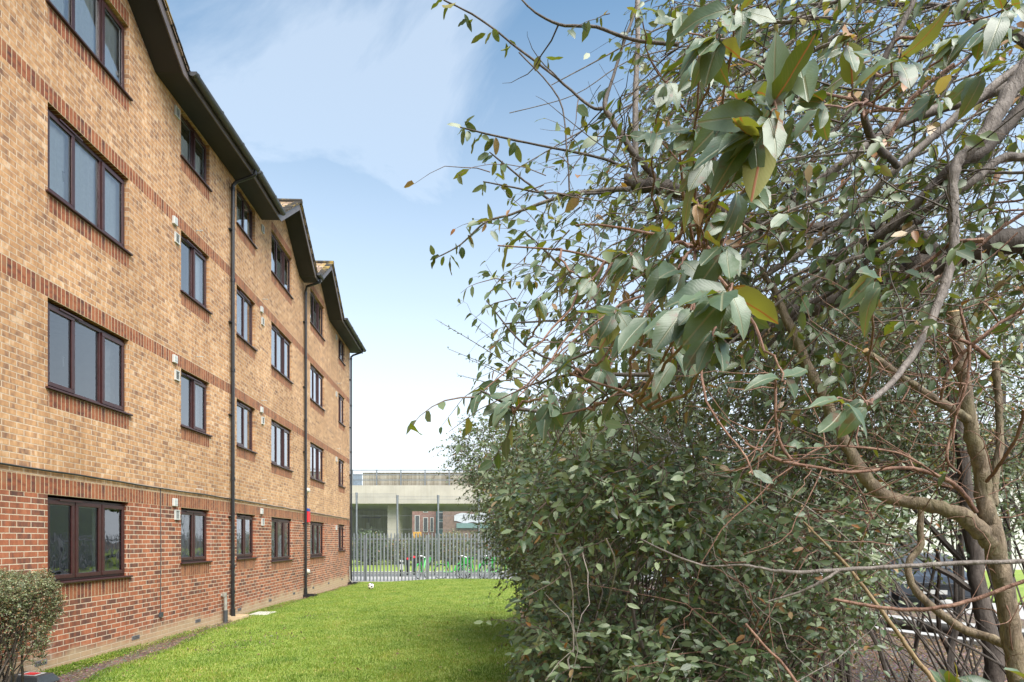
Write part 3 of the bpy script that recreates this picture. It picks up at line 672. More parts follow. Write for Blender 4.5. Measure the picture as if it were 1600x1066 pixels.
# ------------------------------------------------------------------ vegetation generators
def P(px, py, Y): return np.array([(px - 785) / 955 * Y, Y, CAMZ + (843 - py) / 955 * Y])
TPL = {}
def tpl(lod):
    if lod in TPL: return TPL[lod]
    if lod == 'hi': T = [0, .1, .24, .42, .60, .77, .90, 1]; Wd = [0, .50, .86, 1, .98, .76, .42, 0]
    elif lod == 'mid': T = [0, .28, .66, 1]; Wd = [0, .9, .82, 0]
    else: T = [0, .46, 1]; Wd = [0, 1, 0]
    vs, rows = [], []
    for t, w_ in zip(T, Wd):
        if w_ == 0: rows.append([len(vs)]); vs.append((t, 0.0))
        else: rows.append([len(vs), len(vs) + 1, len(vs) + 2]); vs += [(t, -w_), (t, 0.0), (t, w_)]
    F = []
    for a, b in zip(rows[:-1], rows[1:]):
        if len(a) == 1 and len(b) == 3: F += [(a[0], b[1], b[0]), (a[0], b[2], b[1])]
        elif len(a) == 3 and len(b) == 3: F += [(a[0], a[1], b[1], b[0]), (a[1], a[2], b[2], b[1])]
        else: F += [(a[0], a[1], b[0]), (a[1], a[2], b[0])]
    TPL[lod] = (np.array(vs), F); return TPL[lod]
def nrm(a): return a / np.maximum(np.linalg.norm(a, axis=-1, keepdims=True), 1e-9)
def leaf_mesh(name, base, dirs, up, L, Wd, mat_, parent, lod='mid', curl=None, cap=None, kind=None):
    """one mesh of separate leaf blades: base points, directions, upper-face normals, lengths, widths"""
    n = len(base); vs, F = tpl(lod); dirs = nrm(dirs); side = nrm(np.cross(dirs, up)); nn = np.cross(side, dirs)
    if curl is None: curl = RS.uniform(-0.05, 0.45, n)
    fold = RS.uniform(0.05, 0.5, n)
    t = vs[:, 0][None, :, None]; wv = vs[:, 1][None, :, None]
    L_ = L[:, None, None]; W_ = Wd[:, None, None]
    V = base[:, None, :] + dirs[:, None, :] * L_ * t + side[:, None, :] * W_ * 0.5 * wv
    V = V + nn[:, None, :] * (np.abs(wv) * W_ * 0.5 * fold[:, None, None] - curl[:, None, None] * L_ * t ** 2 * 0.8)
    if lod == 'hi':
        V = V + nn[:, None, :] * W_ * 0.10 * np.sin(t * 13 + RS.uniform(0, 6, n)[:, None, None]) * wv + side[:, None, :] * L_ * 0.12 * RS.uniform(-1, 1, n)[:, None, None] * t ** 2
    nv = len(vs); V = V.reshape(-1, 3)
    loops = np.array([i for f in F for i in f]); ls = np.array([len(f) for f in F]); nl = len(loops)
    LI = (loops[None, :] + (np.arange(n) * nv)[:, None]).ravel()
    tot = np.tile(ls, n); start = np.concatenate([[0], np.cumsum(tot)[:-1]])
    org = V.mean(0); org[2] = V[:, 2].min()
    me = bpy.data.meshes.new(name); me.vertices.add(len(V)); me.vertices.foreach_set('co', (V - org).ravel().astype(np.float32))
    me.loops.add(len(LI)); me.loops.foreach_set('vertex_index', LI.astype(np.int32))
    me.polygons.add(len(tot)); me.polygons.foreach_set('loop_start', start.astype(np.int32))
    me.polygons.foreach_set('use_smooth', np.ones(len(tot), bool))
    uvl = me.uv_layers.new(name='UVMap'); uvt = np.stack([vs[loops, 0], vs[loops, 1] * 0.5 + 0.5], 1)
    uvl.data.foreach_set('uv', np.tile(uvt, (n, 1)).ravel().astype(np.float32))
    at = me.attributes.new('rnd', 'FLOAT', 'FACE'); at.data.foreach_set('value', np.repeat(RS.random(n), len(F)).astype(np.float32))
    me.update(calc_edges=True); me.validate()
    o = link_mesh(name, me, V, mat_, parent, org)
    if kind: o['kind'] = kind
    return o
def strands_mesh(name, Q, r0, r1, mat_, parent, nseg=3):
    """Q (n,K,3) polylines of equal length -> thin tapered tubes in one mesh"""
    n, K, _ = Q.shape; T = np.empty_like(Q); T[:, 1:-1] = Q[:, 2:] - Q[:, :-2]; T[:, 0] = Q[:, 1] - Q[:, 0]; T[:, -1] = Q[:, -1] - Q[:, -2]
    T = nrm(T); ref = nrm(np.array([0.31, 0.52, 0.79]))[None, None, :] * np.ones_like(T)
    u = nrm(np.cross(T, ref)); v = np.cross(T, u)
    rad = (r0[:, None] + (r1 - r0)[:, None] * np.linspace(0, 1, K)[None, :])[..., None]
    rings = [Q + (u * math.cos(2 * math.pi * k / nseg) + v * math.sin(2 * math.pi * k / nseg)) * rad for k in range(nseg)]
    V = np.stack(rings, 2).reshape(-1, 3)
    f = np.array([[i * nseg + k, i * nseg + (k + 1) % nseg, (i + 1) * nseg + (k + 1) % nseg, (i + 1) * nseg + k] for i in range(K - 1) for k in range(nseg)])
    LI = (f.ravel()[None, :] + (np.arange(n) * K * nseg)[:, None]).ravel(); nf = n * len(f)
    org = V.mean(0); org[2] = V[:, 2].min()
    me = bpy.data.meshes.new(name); me.vertices.add(len(V)); me.vertices.foreach_set('co', (V - org).ravel().astype(np.float32))
    me.loops.add(len(LI)); me.loops.foreach_set('vertex_index', LI.astype(np.int32))
    me.polygons.add(nf); me.polygons.foreach_set('loop_start', (np.arange(nf) * 4).astype(np.int32)); me.polygons.foreach_set('use_smooth', np.ones(nf, bool))
    me.update(calc_edges=True)
    return link_mesh(name, me, V, mat_, parent, org)
def smooth_line(pts, rad, sub=5, jit=0.0):
    P_ = [np.array(p, float) for p in pts]; n = len(P_); out, rr = [], []
    for i in range(n - 1):
        p0, p1, p2, p3 = P_[max(i - 1, 0)], P_[i], P_[i + 1], P_[min(i + 2, n - 1)]
        for k in range(sub):
            t = k / sub
            q = 0.5 * ((2 * p1) + (-p0 + p2) * t + (2 * p0 - 5 * p1 + 4 * p2 - p3) * t * t + (-p0 + 3 * p1 - 3 * p2 + p3) * t ** 3)
            if jit and (i or k): q = q + RS.normal(0, jit, 3) * rad[i]
            out.append(q); rr.append(rad[i] + (rad[i + 1] - rad[i]) * t)
    out.append(P_[-1]); rr.append(rad[-1]); return out, rr
WS = 1.0
BR = []   # every hand-set branch, for growing side twigs
def limb(mb, spec, jit=0.12, n=10, cut=None, keep=True):
    """spec: list of (px, py, Y, width in px) down the limb"""
    pts = [P(a, b, y) for a, b, y, w_ in spec]; rad = [max(w_ * WS, 1.2) / 2 / 955 * y for a, b, y, w_ in spec]
    p, r = smooth_line(pts, rad, 5, jit); 
    r = [x * random.uniform(0.93, 1.08) for x in r]
    mb.tube(p, r, n)
    if keep: BR.append((np.array(p), np.array(r)))
    if cut is not None:
        d = Vector(p[-1] - p[-2]).normalized(); e = Vector(p[-1]); cut.tube([e, e + d * 0.003], [r[-1] * 0.97, r[-1] * 0.9], 8)
def twigs_on(poly_pts, n, ln, spread=0.9, bias=(0, 0, 0.2)):
    idx = RS.integers(0, len(poly_pts), n); b = poly_pts[idx]
    d = nrm(RS.normal(0, 1, (n, 3)) * spread + np.array(bias)); return b, d
def grow(base, d, length, K=6, droop=0.25, wig=0.12):
    """curved twigs from base points"""
    n = len(base); t = np.linspace(0, 1, K)[None, :, None]; L = length[:, None, None]
    side = nrm(RS.normal(0, 1, (n, 3))); 
    Q = base[:, None, :] + d[:, None, :] * L * t + side[:, None, :] * L * wig * np.sin(t * 3.1)
    Q[..., 2] -= (droop * L * t ** 2)[..., 0]
    Q = Q + RS.normal(0, 1, Q.shape) * (0.012 * L) * (t > 0)
    return Q
def leaves_on(Q, per, size, ratio=0.38, t0=0.15, tipw=0.35, face_up=0.7, spread=0.9, szvar=0.25, out=(-0.35, -0.65, 0.0), hang=0.18):
    """alternate leaves along twigs Q -> base, dir, up, L, W"""
    n, K, _ = Q.shape; ti = np.tile(np.linspace(t0, 1, per)[None, :], (n, 1)) + RS.uniform(-0.03, 0.03, (n, per)); ti = np.clip(ti, 0, 0.999)
    x = ti * (K - 1); i0 = x.astype(int); f = (x - i0)[..., None]; ar = np.arange(n)[:, None]
    b = Q[ar, i0] * (1 - f) + Q[ar, i0 + 1] * f; T = nrm(Q[ar, i0 + 1] - Q[ar, i0])
    sg = np.where(np.arange(per) % 2, 1.0, -1.0)[None, :, None]
    S = nrm(np.cross(T, np.array([0, 0, 1.0])) + 1e-6)
    d = nrm(T * RS.uniform(0.3, 0.9, (n, per, 1)) + S * sg * RS.uniform(0.3, 1.1, (n, per, 1)) * spread + RS.normal(0, 0.35, (n, per, 3)) + np.array([0, 0, -hang]))
    up = nrm(np.array([0, 0, 1.0]) * face_up + np.array(out) + RS.normal(0, 0.5, (n, per, 3)))
    L = size * RS.uniform(1 - szvar, 1 + szvar, (n, per)) * (1 - 0.25 * ti)
    sh = (-1, 3)
    return b.reshape(sh), d.reshape(sh), up.reshape(sh), L.ravel(), (L * ratio * RS.uniform(0.8, 1.2, L.shape)).ravel()
def inpoly(pts, poly):
    x, y = pts[:, 0], pts[:, 1]; c = np.zeros(len(pts), bool); j = len(poly) - 1
    for i in range(len(poly)):
        xi, yi = poly[i]; xj, yj = poly[j]
        c ^= ((yi > y) != (yj > y)) & (x < (xj - xi) * (y - yi) / (yj - yi + 1e-12) + xi); j = i
    return c
def scatter(poly, n, y0, y1, power=1.0):
    a = np.array(poly, float); lo, hi = a.min(0), a.max(0); out = np.empty((0, 2))
    while len(out) < n:
        p = RS.uniform(lo, hi, (n * 2, 2)); out = np.vstack([out, p[inpoly(p, poly)]])
    p = out[:n]; Y = y0 + (y1 - y0) * RS.random(n) ** power
    return np.stack([(p[:, 0] - 785) / 955 * Y, Y, CAMZ + (843 - p[:, 1]) / 955 * Y], 1)
def clumpy(pts, frac, scale=0.5, seed=0):
    """thin a cloud of points so it reads as clumps with gaps"""
    r = np.random.default_rng(seed); k = r.normal(0, 1, (14, 3)) / scale * 2.2; ph = r.uniform(0, 6.28, 14)
    v = np.cos(pts @ k.T + ph).sum(1); return pts[v > np.quantile(v, 1 - frac)]

# ------------------------------------------------------------------ the overhanging tree (near, right)
tree = thing('tree', (3.2, 2.6, 0), 'big evergreen tree with dark limbs and large grey-green leaves overhanging from the upper right', 'tree')
ld = MB(); lg = MB(); lt = MB(); lr = MB(); cutm = MB()
# trunk rises outside the frame at the right and feeds the limbs
p, r = smooth_line([(2.75, 2.5, -0.1), (2.72, 2.52, 0.9), (2.6, 2.56, 1.9), (2.42, 2.6, 2.75), (2.24, 2.62, 3.04)], [0.12, 0.105, 0.09, 0.075, 0.062], 5, 0.08)
ld.tube(p, r, 10)
limb(ld, [(1625, 366, 2.6, 40), (1555, 382, 2.6, 38), (1501, 396, 2.65, 42), (1459, 413, 2.7, 40), (1400, 432, 2.75, 33), (1336, 452, 2.8, 28), (1281, 477, 2.85, 27), (1220, 500, 2.9, 26), (1167, 519, 2.95, 24), (1110, 530, 3.0, 20), (1050, 582, 3.05, 15), (980, 604, 3.1, 9), (900, 585, 3.2, 6), (840, 600, 3.3, 3)])
limb(ld, [(1459, 410, 2.7, 26), (1440, 372, 2.68, 24), (1400, 357, 2.66, 16), (1350, 354, 2.65, 16), (1270, 355, 2.65, 15), (1200, 352, 2.65, 15), (1150, 345, 2.68, 16), (1110, 322, 2.7, 18), (1067, 303, 2.7, 20), (1034, 293, 2.7, 22), (1000, 290, 2.7, 20), (975, 279, 2.7, 13)])
limb(ld, [(1034, 291, 2.7, 11), (1010, 262, 2.7, 11), (988, 236, 2.7, 10), (965, 200, 2.72, 9), (946, 167, 2.75, 8), (955, 131, 2.78, 5), (975, 66, 2.8, 4.5), (998, 0, 2.85, 4), (1005, -50, 2.9, 3)])
limb(lg, [(992, 290, 2.72, 9), (993, 220, 2.72, 9), (993, 164, 2.75, 8.5), (996, 80, 2.8, 8), (997, 0, 2.85, 8), (1000, -60, 2.9, 7)])
limb(ld, [(940, 170, 2.75, 6), (923, 167, 2.75, 4), (870, 122, 2.8, 3.5), (814, 79, 2.85, 3.2), (750, 30, 2.9, 2.8), (693, 0, 2.9, 2.2)])
limb(ld, [(978, 262, 2.7, 5), (930, 245, 2.7, 4), (857, 230, 2.75, 3.5), (775, 213, 2.8, 3), (712, 197, 2.85, 2)])
limb(ld, [(1060, 70, 2.2, 6), (988, 62, 2.3, 5), (932, 43, 2.35, 4.5), (873, 38, 2.4, 4), (830, 14, 2.4, 3), (808, -10, 2.4, 2)])
limb(lg, [(985, 295, 2.7, 9), (940, 298, 2.7, 7), (890, 305, 2.72, 6), (844, 318, 2.75, 5), (800, 335, 2.8, 3.5), (758, 348, 2.85, 3), (719, 383, 2.9, 2.5), (680, 404, 2.95, 1.8)])
limb(ld, [(860, 314, 2.75, 3.6), (820, 283, 2.8, 3), (791, 259, 2.8, 2.6), (765, 238, 2.85, 1.8)])
limb(ld, [(890, 300, 2.7, 3), (886, 240, 2.72, 2.6), (873, 154, 2.75, 2.4), (811, 82, 2.8, 2)])
limb(ld, [(960, 300, 2.7, 4), (900, 304, 2.7, 3.6), (840, 300, 2.75, 3), (755, 284, 2.8, 2)])
limb(lr, [(1100, 390, 1.5, 5), (1060, 378, 1.55, 5), (1021, 366, 1.6, 4.6), (939, 352, 1.7, 3.4), (900, 352, 1.75, 2.4)])
limb(lr, [(1070, 424, 1.6, 5), (1000, 420, 1.65, 4.4), (955, 412, 1.7, 4), (890, 393, 1.75, 3), (778, 384, 1.85, 2)])
limb(ld, [(1020, 500, 2.6, 6), (936, 498, 2.7, 4), (850, 502, 2.8, 3.2), (785, 506, 2.9, 2)])
limb(ld, [(960, 510, 2.4, 6), (925, 462, 2.45, 5), (890, 430, 2.5, 4), (850, 390, 2.5, 3), (820, 362, 2.5, 2)])
limb(ld, [(1040, 585, 2.0, 8), (946, 585, 2.05, 6), (890, 572, 2.1, 4.5), (820, 540, 2.2, 3), (760, 470, 2.3, 2)])
limb(lr, [(1010, 640, 1.2, 4.5), (975, 612, 1.25, 4), (930, 598, 1.3, 4), (890, 583, 1.35, 3)])
limb(lr, [(985, 560, 1.25, 5), (980, 600, 1.3, 5), (930, 634, 1.35, 4), (873, 649, 1.4, 3)])
limb(ld, [(870, 645, 1.5, 6), (808, 639, 1.5, 6), (780, 625, 1.5, 5), (750, 610, 1.5, 3)])
# grey stems sweeping down from the upper right
limb(lg, [(1640, 40, 1.9, 26), (1600, 112, 1.9, 26), (1565, 165, 1.9, 24), (1536, 215, 1.9, 21), (1497, 252, 1.9, 17), (1488, 290, 1.9, 14), (1490, 330, 1.9, 15), (1490, 385, 1.88, 14), (1480, 434, 1.86, 14), (1446, 519, 1.8, 12), (1404, 586, 1.7, 10), (1353, 633, 1.6, 8)])
limb(ld, [(1640, 120, 2.0, 22), (1600, 165, 2.0, 21), (1545, 228, 2.0, 20), (1500, 254, 2.0, 18), (1460, 290, 2.05, 17), (1402, 345, 2.1, 15), (1350, 380, 2.15, 12), (1290, 410, 2.2, 9)])
limb(lg, [(1650, 100, 2.2, 16), (1600, 120, 2.2, 16), (1527, 154, 2.2, 16), (1415, 187, 2.2, 15), (1363, 223, 2.2, 14), (1264, 295, 2.25, 13), (1215, 350, 2.3, 11), (1150, 410, 2.35, 7), (1090, 440, 2.4, 4)])
limb(lg, [(1650, 60, 2.1, 15), (1600, 98, 2.1, 14), (1500, 177, 2.1, 13), (1405, 259, 2.1, 11), (1343, 318, 2.15, 10), (1280, 375, 2.2, 8), (1200, 430, 2.25, 6)])
limb(ld, [(1440, -30, 1.7, 8), (1428, 0, 1.7, 8), (1395, 66, 1.7, 9), (1363, 125, 1.72, 9), (1349, 164, 1.74, 10), (1359, 210, 1.8, 11), (1380, 238, 1.9, 11), (1402, 259, 2.08, 10)])
limb(lg, [(1650, 240, 2.1, 14), (1590, 245, 2.1, 13), (1560, 250, 2.1, 12), (1510, 290, 2.1, 13), (1450, 325, 2.15, 12), (1400, 352, 2.2, 10), (1320, 413, 2.3, 8), (1240, 470, 2.35, 6), (1166, 550, 2.4, 4)])
limb(ld, [(1440, 345, 2.2, 10), (1417, 355, 2.2, 10), (1370, 395, 2.25, 10), (1320, 440, 2.3, 9), (1250, 490, 2.35, 8), (1180, 560, 2.4, 5), (1100, 600, 2.5, 3)])
rb = random.Random(31)
for i in range(110):      # parallel thin stems, upper right to lower left
    x0 = rb.uniform(1180, 1700); y0 = rb.uniform(-60, 420); ln = rb.uniform(220, 520); an = math.radians(rb.uniform(16, 62)); Y = rb.uniform(1.9, 3.9); w0 = rb.uniform(2, 7.5) * 2.2 / Y
    sp = []
    for k in range(6):
        f = k / 5; sp.append((x0 - math.cos(an) * ln * f + rb.uniform(-10, 10), y0 + math.sin(an) * ln * f + rb.uniform(-10, 10) - 30 * math.sin(f * 3), Y + 0.25 * f, w0 * (1 - 0.7 * f)))
    limb(rb.choice([ld, lg, lr, lg]), sp, n=6)
tkz = np.array([2.42, 2.6, 2.75])
p, r = smooth_line([tkz, (2.55, 2.7, 3.5), (2.75, 2.85, 4.3), (2.8, 3.0, 5.2)], [0.075, 0.055, 0.035, 0.012], 5, 0.1); ld.tube(p, r, 10); BR.append((np.array(p), np.array(r)))
for k_, e_ in enumerate([(3.6, 2.4, 4.6), (3.3, 3.7, 4.7), (2.1, 3.6, 4.9), (3.5, 2.9, 3.9), (2.2, 2.3, 4.7), (3.2, 2.1, 5.2)]):
    j_ = 3 + 2 * k_; q, r2 = smooth_line([p[j_], (p[j_] + np.array(e_)) / 2 + np.array([0, 0, 0.12]), e_], [r[j_] * 0.6, r[j_] * 0.4, 0.006], 5, 0.2); ld.tube(q, r2, 7); BR.append((np.array(q), np.array(r2)))
for (a_, b_, y_, w_), m_ in (((1640, 40, 1.9, 26), lg), ((1640, 120, 2.0, 22), ld), ((1650, 100, 2.2, 16), lg), ((1650, 60, 2.1, 15), lg), ((1650, 240, 2.1, 14), lg)):
    e_ = P(a_, b_, y_); f_ = tkz if e_[2] < 3.3 else np.array([2.5, 2.66, 3.25]); rr_ = w_ / 2 / 955 * y_
    q, r2 = smooth_line([e_, e_ * 0.6 + f_ * 0.4 + np.array([0.08, 0, 0.05]), f_], [rr_, rr_ * 1.1, rr_ * 1.3], 5, 0.1); m_.tube(q, r2, 10)
tw_pts = np.vstack([b[0][len(b[0]) // 3:] for b in BR])
ld.build('dark_limb', M['bark_dark'], tree, smooth=True); lg.build('grey_limb', M['bark_grey'], tree, smooth=True); lr.build('red_brown_twig', M['bark_red'], tree, smooth=True)
# crown: twigs along the set limbs plus free twigs through the crown volume
PL = [(745, 235), (800, 215), (900, 150), (960, 95), (1010, -20), (1700, -80), (1700, 520), (1250, 560), (1060, 640), (960, 640), (860, 655), (770, 645), (735, 610), (770, 520), (750, 430), (735, 360)]
DN = [(1060, -20), (1700, -80), (1700, 460), (1250, 560), (1000, 630), (780, 640), (800, 520), (900, 400), (960, 300), (1000, 120)]
tp1 = tw_pts[RS.integers(0, len(tw_pts), 1150)] + RS.normal(0, 0.05, (1150, 3))
tp2 = clumpy(scatter(PL, 1500, 2.0, 4.2), 0.6, 0.8, 3); tp3 = clumpy(scatter(DN, 3400, 1.9, 4.8, 0.8), 0.55, 0.7, 4)
def keep_sky(p):      # leave the open sky at the upper left of the crown thinly leaved
    px = 785 + p[:, 0] / p[:, 1] * 955; py = 843 - (p[:, 2] - CAMZ) / p[:, 1] * 955
    edge = 745 + np.where(py < 300, (300 - py) * 0.85, 0)
    pr = np.clip((px - edge) / 200, 0.10, 1) * np.where(py < 250, 0.75, 1.0)
    return p[(RS.random(len(p)) < pr) & (px > 735)]
tb = np.vstack([keep_sky(tp1), keep_sky(tp2), tp3[RS.random(len(tp3)) < 0.50]])
n = len(tb); td = nrm(np.array([-0.85, -0.15, -0.05]) + RS.normal(0, 0.75, (n, 3)))
Q = grow(tb, td, RS.uniform(0.12, 0.34, n), 6, 0.3, 0.10)
strands_mesh('twig', Q, RS.uniform(0.0012, 0.0032, n), np.full(n, 0.0006), M['bark_twig'], tree)
b_, d_, u_, L_, W_ = leaves_on(Q, 7, 0.058, 0.47, szvar=0.45, face_up=0.5, hang=0.5)
k_ = RS.random(len(b_)) < 0.62
leaf_mesh('crown', b_[k_], d_[k_], u_[k_], L_[k_], W_[k_], M['leaf_crown'], tree, 'mid')
q_ = keep_sky(tw_pts[RS.integers(0, len(tw_pts), 950)]); nt_ = len(q_)
strands_mesh('bare_twig', grow(q_, nrm(RS.normal(0, 1, (nt_, 3)) + np.array([-0.5, 0, 0.1])), RS.uniform(0.12, 0.45, nt_), 8, 0.1, 0.2), RS.uniform(0.0015, 0.0035, nt_), np.full(nt_, 0.0006), M['bark_dark'], tree, 4)
# sprigs hanging from the ends of the long bare twigs
spr = []
for (px, py, Y) in [(693, 2, 2.9), (730, 25, 2.88), (765, 45, 2.87), (800, 68, 2.86), (850, 85, 2.8), (720, 196, 2.85), (735, 200, 2.84), (750, 208, 2.82), (770, 212, 2.8), (800, 220, 2.78), (684, 402, 2.94), (700, 394, 2.92), (719, 383, 2.9), (740, 365, 2.88), (760, 350, 2.86), (765, 240, 2.84), (780, 250, 2.82), (757, 285, 2.8), (790, 285, 2.8), (785, 384, 1.85), (800, 506, 2.9), (770, 480, 2.3)]:
    for j in range(3): spr.append(P(px + RS.uniform(-10, 10), py + RS.uniform(-4, 8), Y))
spr = np.array(spr); n = len(spr)
leaf_mesh('crown', spr, nrm(RS.normal(0, 0.6, (n, 3)) + np.array([-0.3, 0, -0.5])), nrm(RS.normal(0, 0.8, (n, 3)) + np.array([0, -0.4, 0.4])), RS.uniform(0.045, 0.085, n), RS.uniform(0.018, 0.032, n), M['leaf_crown'], tree, 'hi')
# close leaf rosettes
def rosette(px, py, Y, k, size, out, axis=(-0.4, -0.3, -0.6), sp=0.8):
    c = P(px, py, Y); ax = nrm(np.array(axis, float)); d = nrm(ax + RS.normal(0, sp, (k, 3)) * np.array([1, 0.75, 0.8]))
    up = nrm(np.array([0.1, -0.55, 0.75]) + RS.normal(0, 0.35, (k, 3)))
    L = size * 1.15 * RS.uniform(0.6, 1.12, k); out.append((c + d * 0.004 + RS.normal(0, 0.004, (k, 3)) + np.array([0.25, 0.75, 0.45]) * size * 1.1 * RS.random((k, 1)) ** 1.5, d, up, L, L * RS.uniform(0.40, 0.54, k)))
hero = []
HR = [(1205, 175, .80, 9, .070), (1165, 150, .85, 8, .070), (1180, 215, .82, 7, .075), (1120, 60, .95, 7, .065), (1150, 20, .95, 6, .065), (1090, 95, 1.1, 6, .06), (1255, 95, .95, 6, .065), (1330, 60, 1.1, 6, .065), (1410, 90, 1.05, 6, .065),
      (1135, 465, .76, 8, .068), (1080, 485, .84, 7, .066), (1115, 530, .80, 5, .066), (1010, 500, .95, 9, .068), (1060, 420, .95, 7, .065), (1130, 385, .85, 7, .062), (960, 490, 1.15, 8, .062), (1165, 300, 1.0, 7, .065), (1110, 250, 1.05, 7, .065), (1085, 210, 1.15, 6, .06),
      (1380, 440, 1.05, 5, .062), (1320, 640, 1.05, 4, .068), (1355, 634, 1.1, 4, .062), (1225, 600, 1.1, 3, .06), (1170, 740, 1.0, 2, .055), (860, 635, 1.35, 9, .060), (905, 625, 1.4, 8, .055), (800, 630, 1.45, 8, .055), (750, 615, 1.5, 7, .052), (775, 640, 1.5, 6, .052),
      (940, 580, 1.35, 7, .055), (1010, 610, 1.2, 5, .055), (1050, 560, 1.0, 5, .06), (1500, 60, 1.2, 6, .065), (1560, 30, 1.15, 6, .065), (1470, 150, 1.3, 5, .06), (1540, 110, 1.3, 5, .06), (1290, 160, 1.2, 5, .06), (985, 400, 1.4, 6, .055), (920, 440, 1.6, 6, .052),
      (1090, 320, 1.25, 7, .060), (1040, 360, 1.35, 7, .058), (1140, 340, 1.15, 6, .06), (880, 560, 1.7, 7, .052), (840, 470, 2.0, 7, .052), (1040, 130, 1.5, 6, .058), (1020, 210, 1.6, 6, .055), (1060, 30, 1.4, 6, .06), (1000, 20, 1.7, 5, .058), (1230, 330, 1.4, 5, .055), (1580, 10, 1.4, 6, .06)]
for px, py, Y, k, sz in HR: rosette(px, py, Y, k, sz, hero)
cat = [np.concatenate([h[i] for h in hero]) for i in range(5)]
leaf_mesh('leaf_cluster', cat[0], cat[1], cat[2], cat[3], cat[4], M['leaf_hero'], tree, 'hi', curl=RS.normal(0.35, 0.35, len(cat[0])))
# shoots carrying the rosettes, joined to the nearest limb
sh = MB(); allp = np.vstack([b[0] for b in BR])
for px, py, Y, k, sz in HR:
    c = P(px, py, Y); far = allp[(allp[:, 1] > Y + 0.15) & (allp[:, 0] > c[0] - 0.1)]
    q = far[np.argmin((((far - c) ** 2).sum(1) + 3 * np.maximum(c[2] - 0.05 - far[:, 2], 0) ** 2 * 6) * RS.uniform(0.8, 1.3, len(far)))]
    e1 = c + np.array([0.25, 0.75, 0.45]) * sz * 1.1; m1 = e1 * 0.6 + q * 0.4 + np.array([0, 0, -0.02]) + RS.normal(0, 0.02, 3)
    p, r = smooth_line([q, m1, e1, c], [0.0042, 0.0026, 0.0017, 0.0012], 5, 1.2)
    sh.tube(p, r, 6)
sh.build('leafy_shoot', M['bark_red'], tree, smooth=True)

# ------------------------------------------------------------------ pruned shrub at the right edge
BR.clear()
pr_s = thing('pruned_shrub', (1.65, 1.95, 0), 'pruned shrub at the right edge with pale tan trunk and sawn-off stems', 'shrub')
a1, a2, a3, cu = MB(), MB(), MB(), MB(); WS = 0.80
limb(a1, [(1760, 1640, 2.0, 48), (1640, 1180, 2.0, 40), (1602, 1090, 2.0, 37), (1587, 1034, 2.0, 35), (1575, 960, 2.0, 33), (1564, 900, 2.0, 33), (1552, 840, 2.0, 36), (1541, 797, 2.0, 30), (1531, 730, 2.0, 26), (1520, 680, 1.98, 26), (1505, 600, 1.97, 22), (1494, 530, 1.95, 21), (1489, 487, 1.95, 20)], 0.12, 12, cu)
limb(a1, [(1548, 850, 2.0, 34), (1520, 818, 2.0, 34), (1470, 793, 2.02, 27), (1420, 785, 2.05, 24), (1374, 770, 2.08, 25), (1348, 740, 2.1, 24), (1325, 700, 2.12, 22), (1303, 654, 2.15, 22), (1282, 612, 2.18, 20), (1262, 570, 2.2, 18), (1239, 519, 2.25, 17), (1212, 460, 2.3, 13), (1190, 420, 2.35, 9)], 0.12, 12)
limb(a1, [(1552, 790, 2.05, 15), (1556, 740, 2.07, 14), (1562, 690, 2.07, 13), (1560, 640, 2.07, 13), (1558, 600, 2.06, 13), (1556, 566, 2.05, 13)], 0.12, 10, cu)
limb(a1, [(1512, 655, 1.96, 17), (1490, 640, 1.95, 17), (1467, 628, 1.93, 16), (1436, 608, 1.9, 15), (1404, 586, 1.87, 13), (1375, 565, 1.85, 12), (1353, 548, 1.83, 11)], 0.15, 10, cu)
limb(a2, [(1525, 800, 1.95, 9), (1500, 765, 1.9, 9), (1472, 747, 1.87, 8), (1440, 735, 1.85, 7.5), (1404, 731, 1.83, 7), (1328, 738, 1.8, 6), (1275, 730, 1.78, 6), (1227, 722, 1.75, 7), (1195, 708, 1.75, 5), (1163, 692, 1.75, 4)])
limb(a2, [(1245, 726, 1.76, 5), (1222, 700, 1.76, 6), (1213, 662, 1.76, 5), (1212, 630, 1.76, 5), (1212, 595, 1.76, 5)])
limb(a2, [(1467, 745, 1.86, 4), (1430, 720, 1.8, 4), (1390, 705, 1.8, 4), (1310, 697, 1.78, 3.6), (1270, 705, 1.78, 3.6), (1240, 728, 1.76, 3)])
limb(a2, [(1505, 575, 1.9, 7), (1515, 545, 1.88, 6), (1508, 515, 1.86, 6), (1500, 480, 1.86, 4)])
limb(a2, [(1470, 625, 1.9, 5), (1478, 590, 1.86, 6), (1500, 558, 1.84, 7), (1530, 530, 1.8, 7), (1570, 500, 1.78, 6), (1620, 478, 1.75, 5)])
limb(a2, [(1600, 640, 1.7, 6), (1590, 680, 1.75, 6), (1560, 730, 1.85, 7), (1542, 752, 1.95, 7)])
limb(a2, [(1545, 560, 1.9, 6), (1520, 540, 1.88, 8), (1498, 530, 1.86, 6)])
limb(a2, [(1500, 740, 1.9, 4), (1480, 720, 1.85, 5), (1485, 680, 1.85, 5), (1497, 640, 1.82, 5), (1512, 590, 1.8, 5), (1516, 540, 1.8, 4)])
for e_, rr_, m_ in ((P(1680, 872, 1.25), 0.0066, lt), (P(1680, 880, 1.3), 0.0055, a2)):
    q, r2 = smooth_line([e_, e_ + np.array([0.35, 0.06, -0.02]), e_ + np.array([0.8, 0.2, -0.35]), (e_[0] + 1.0, e_[1] + 0.3, 0.6), (e_[0] + 1.05, e_[1] + 0.35, -0.05)], [rr_, rr_ * 1.2, rr_ * 1.5, rr_ * 2, rr_ * 2.4], 5, 0.2); m_.tube(q, r2, 8)
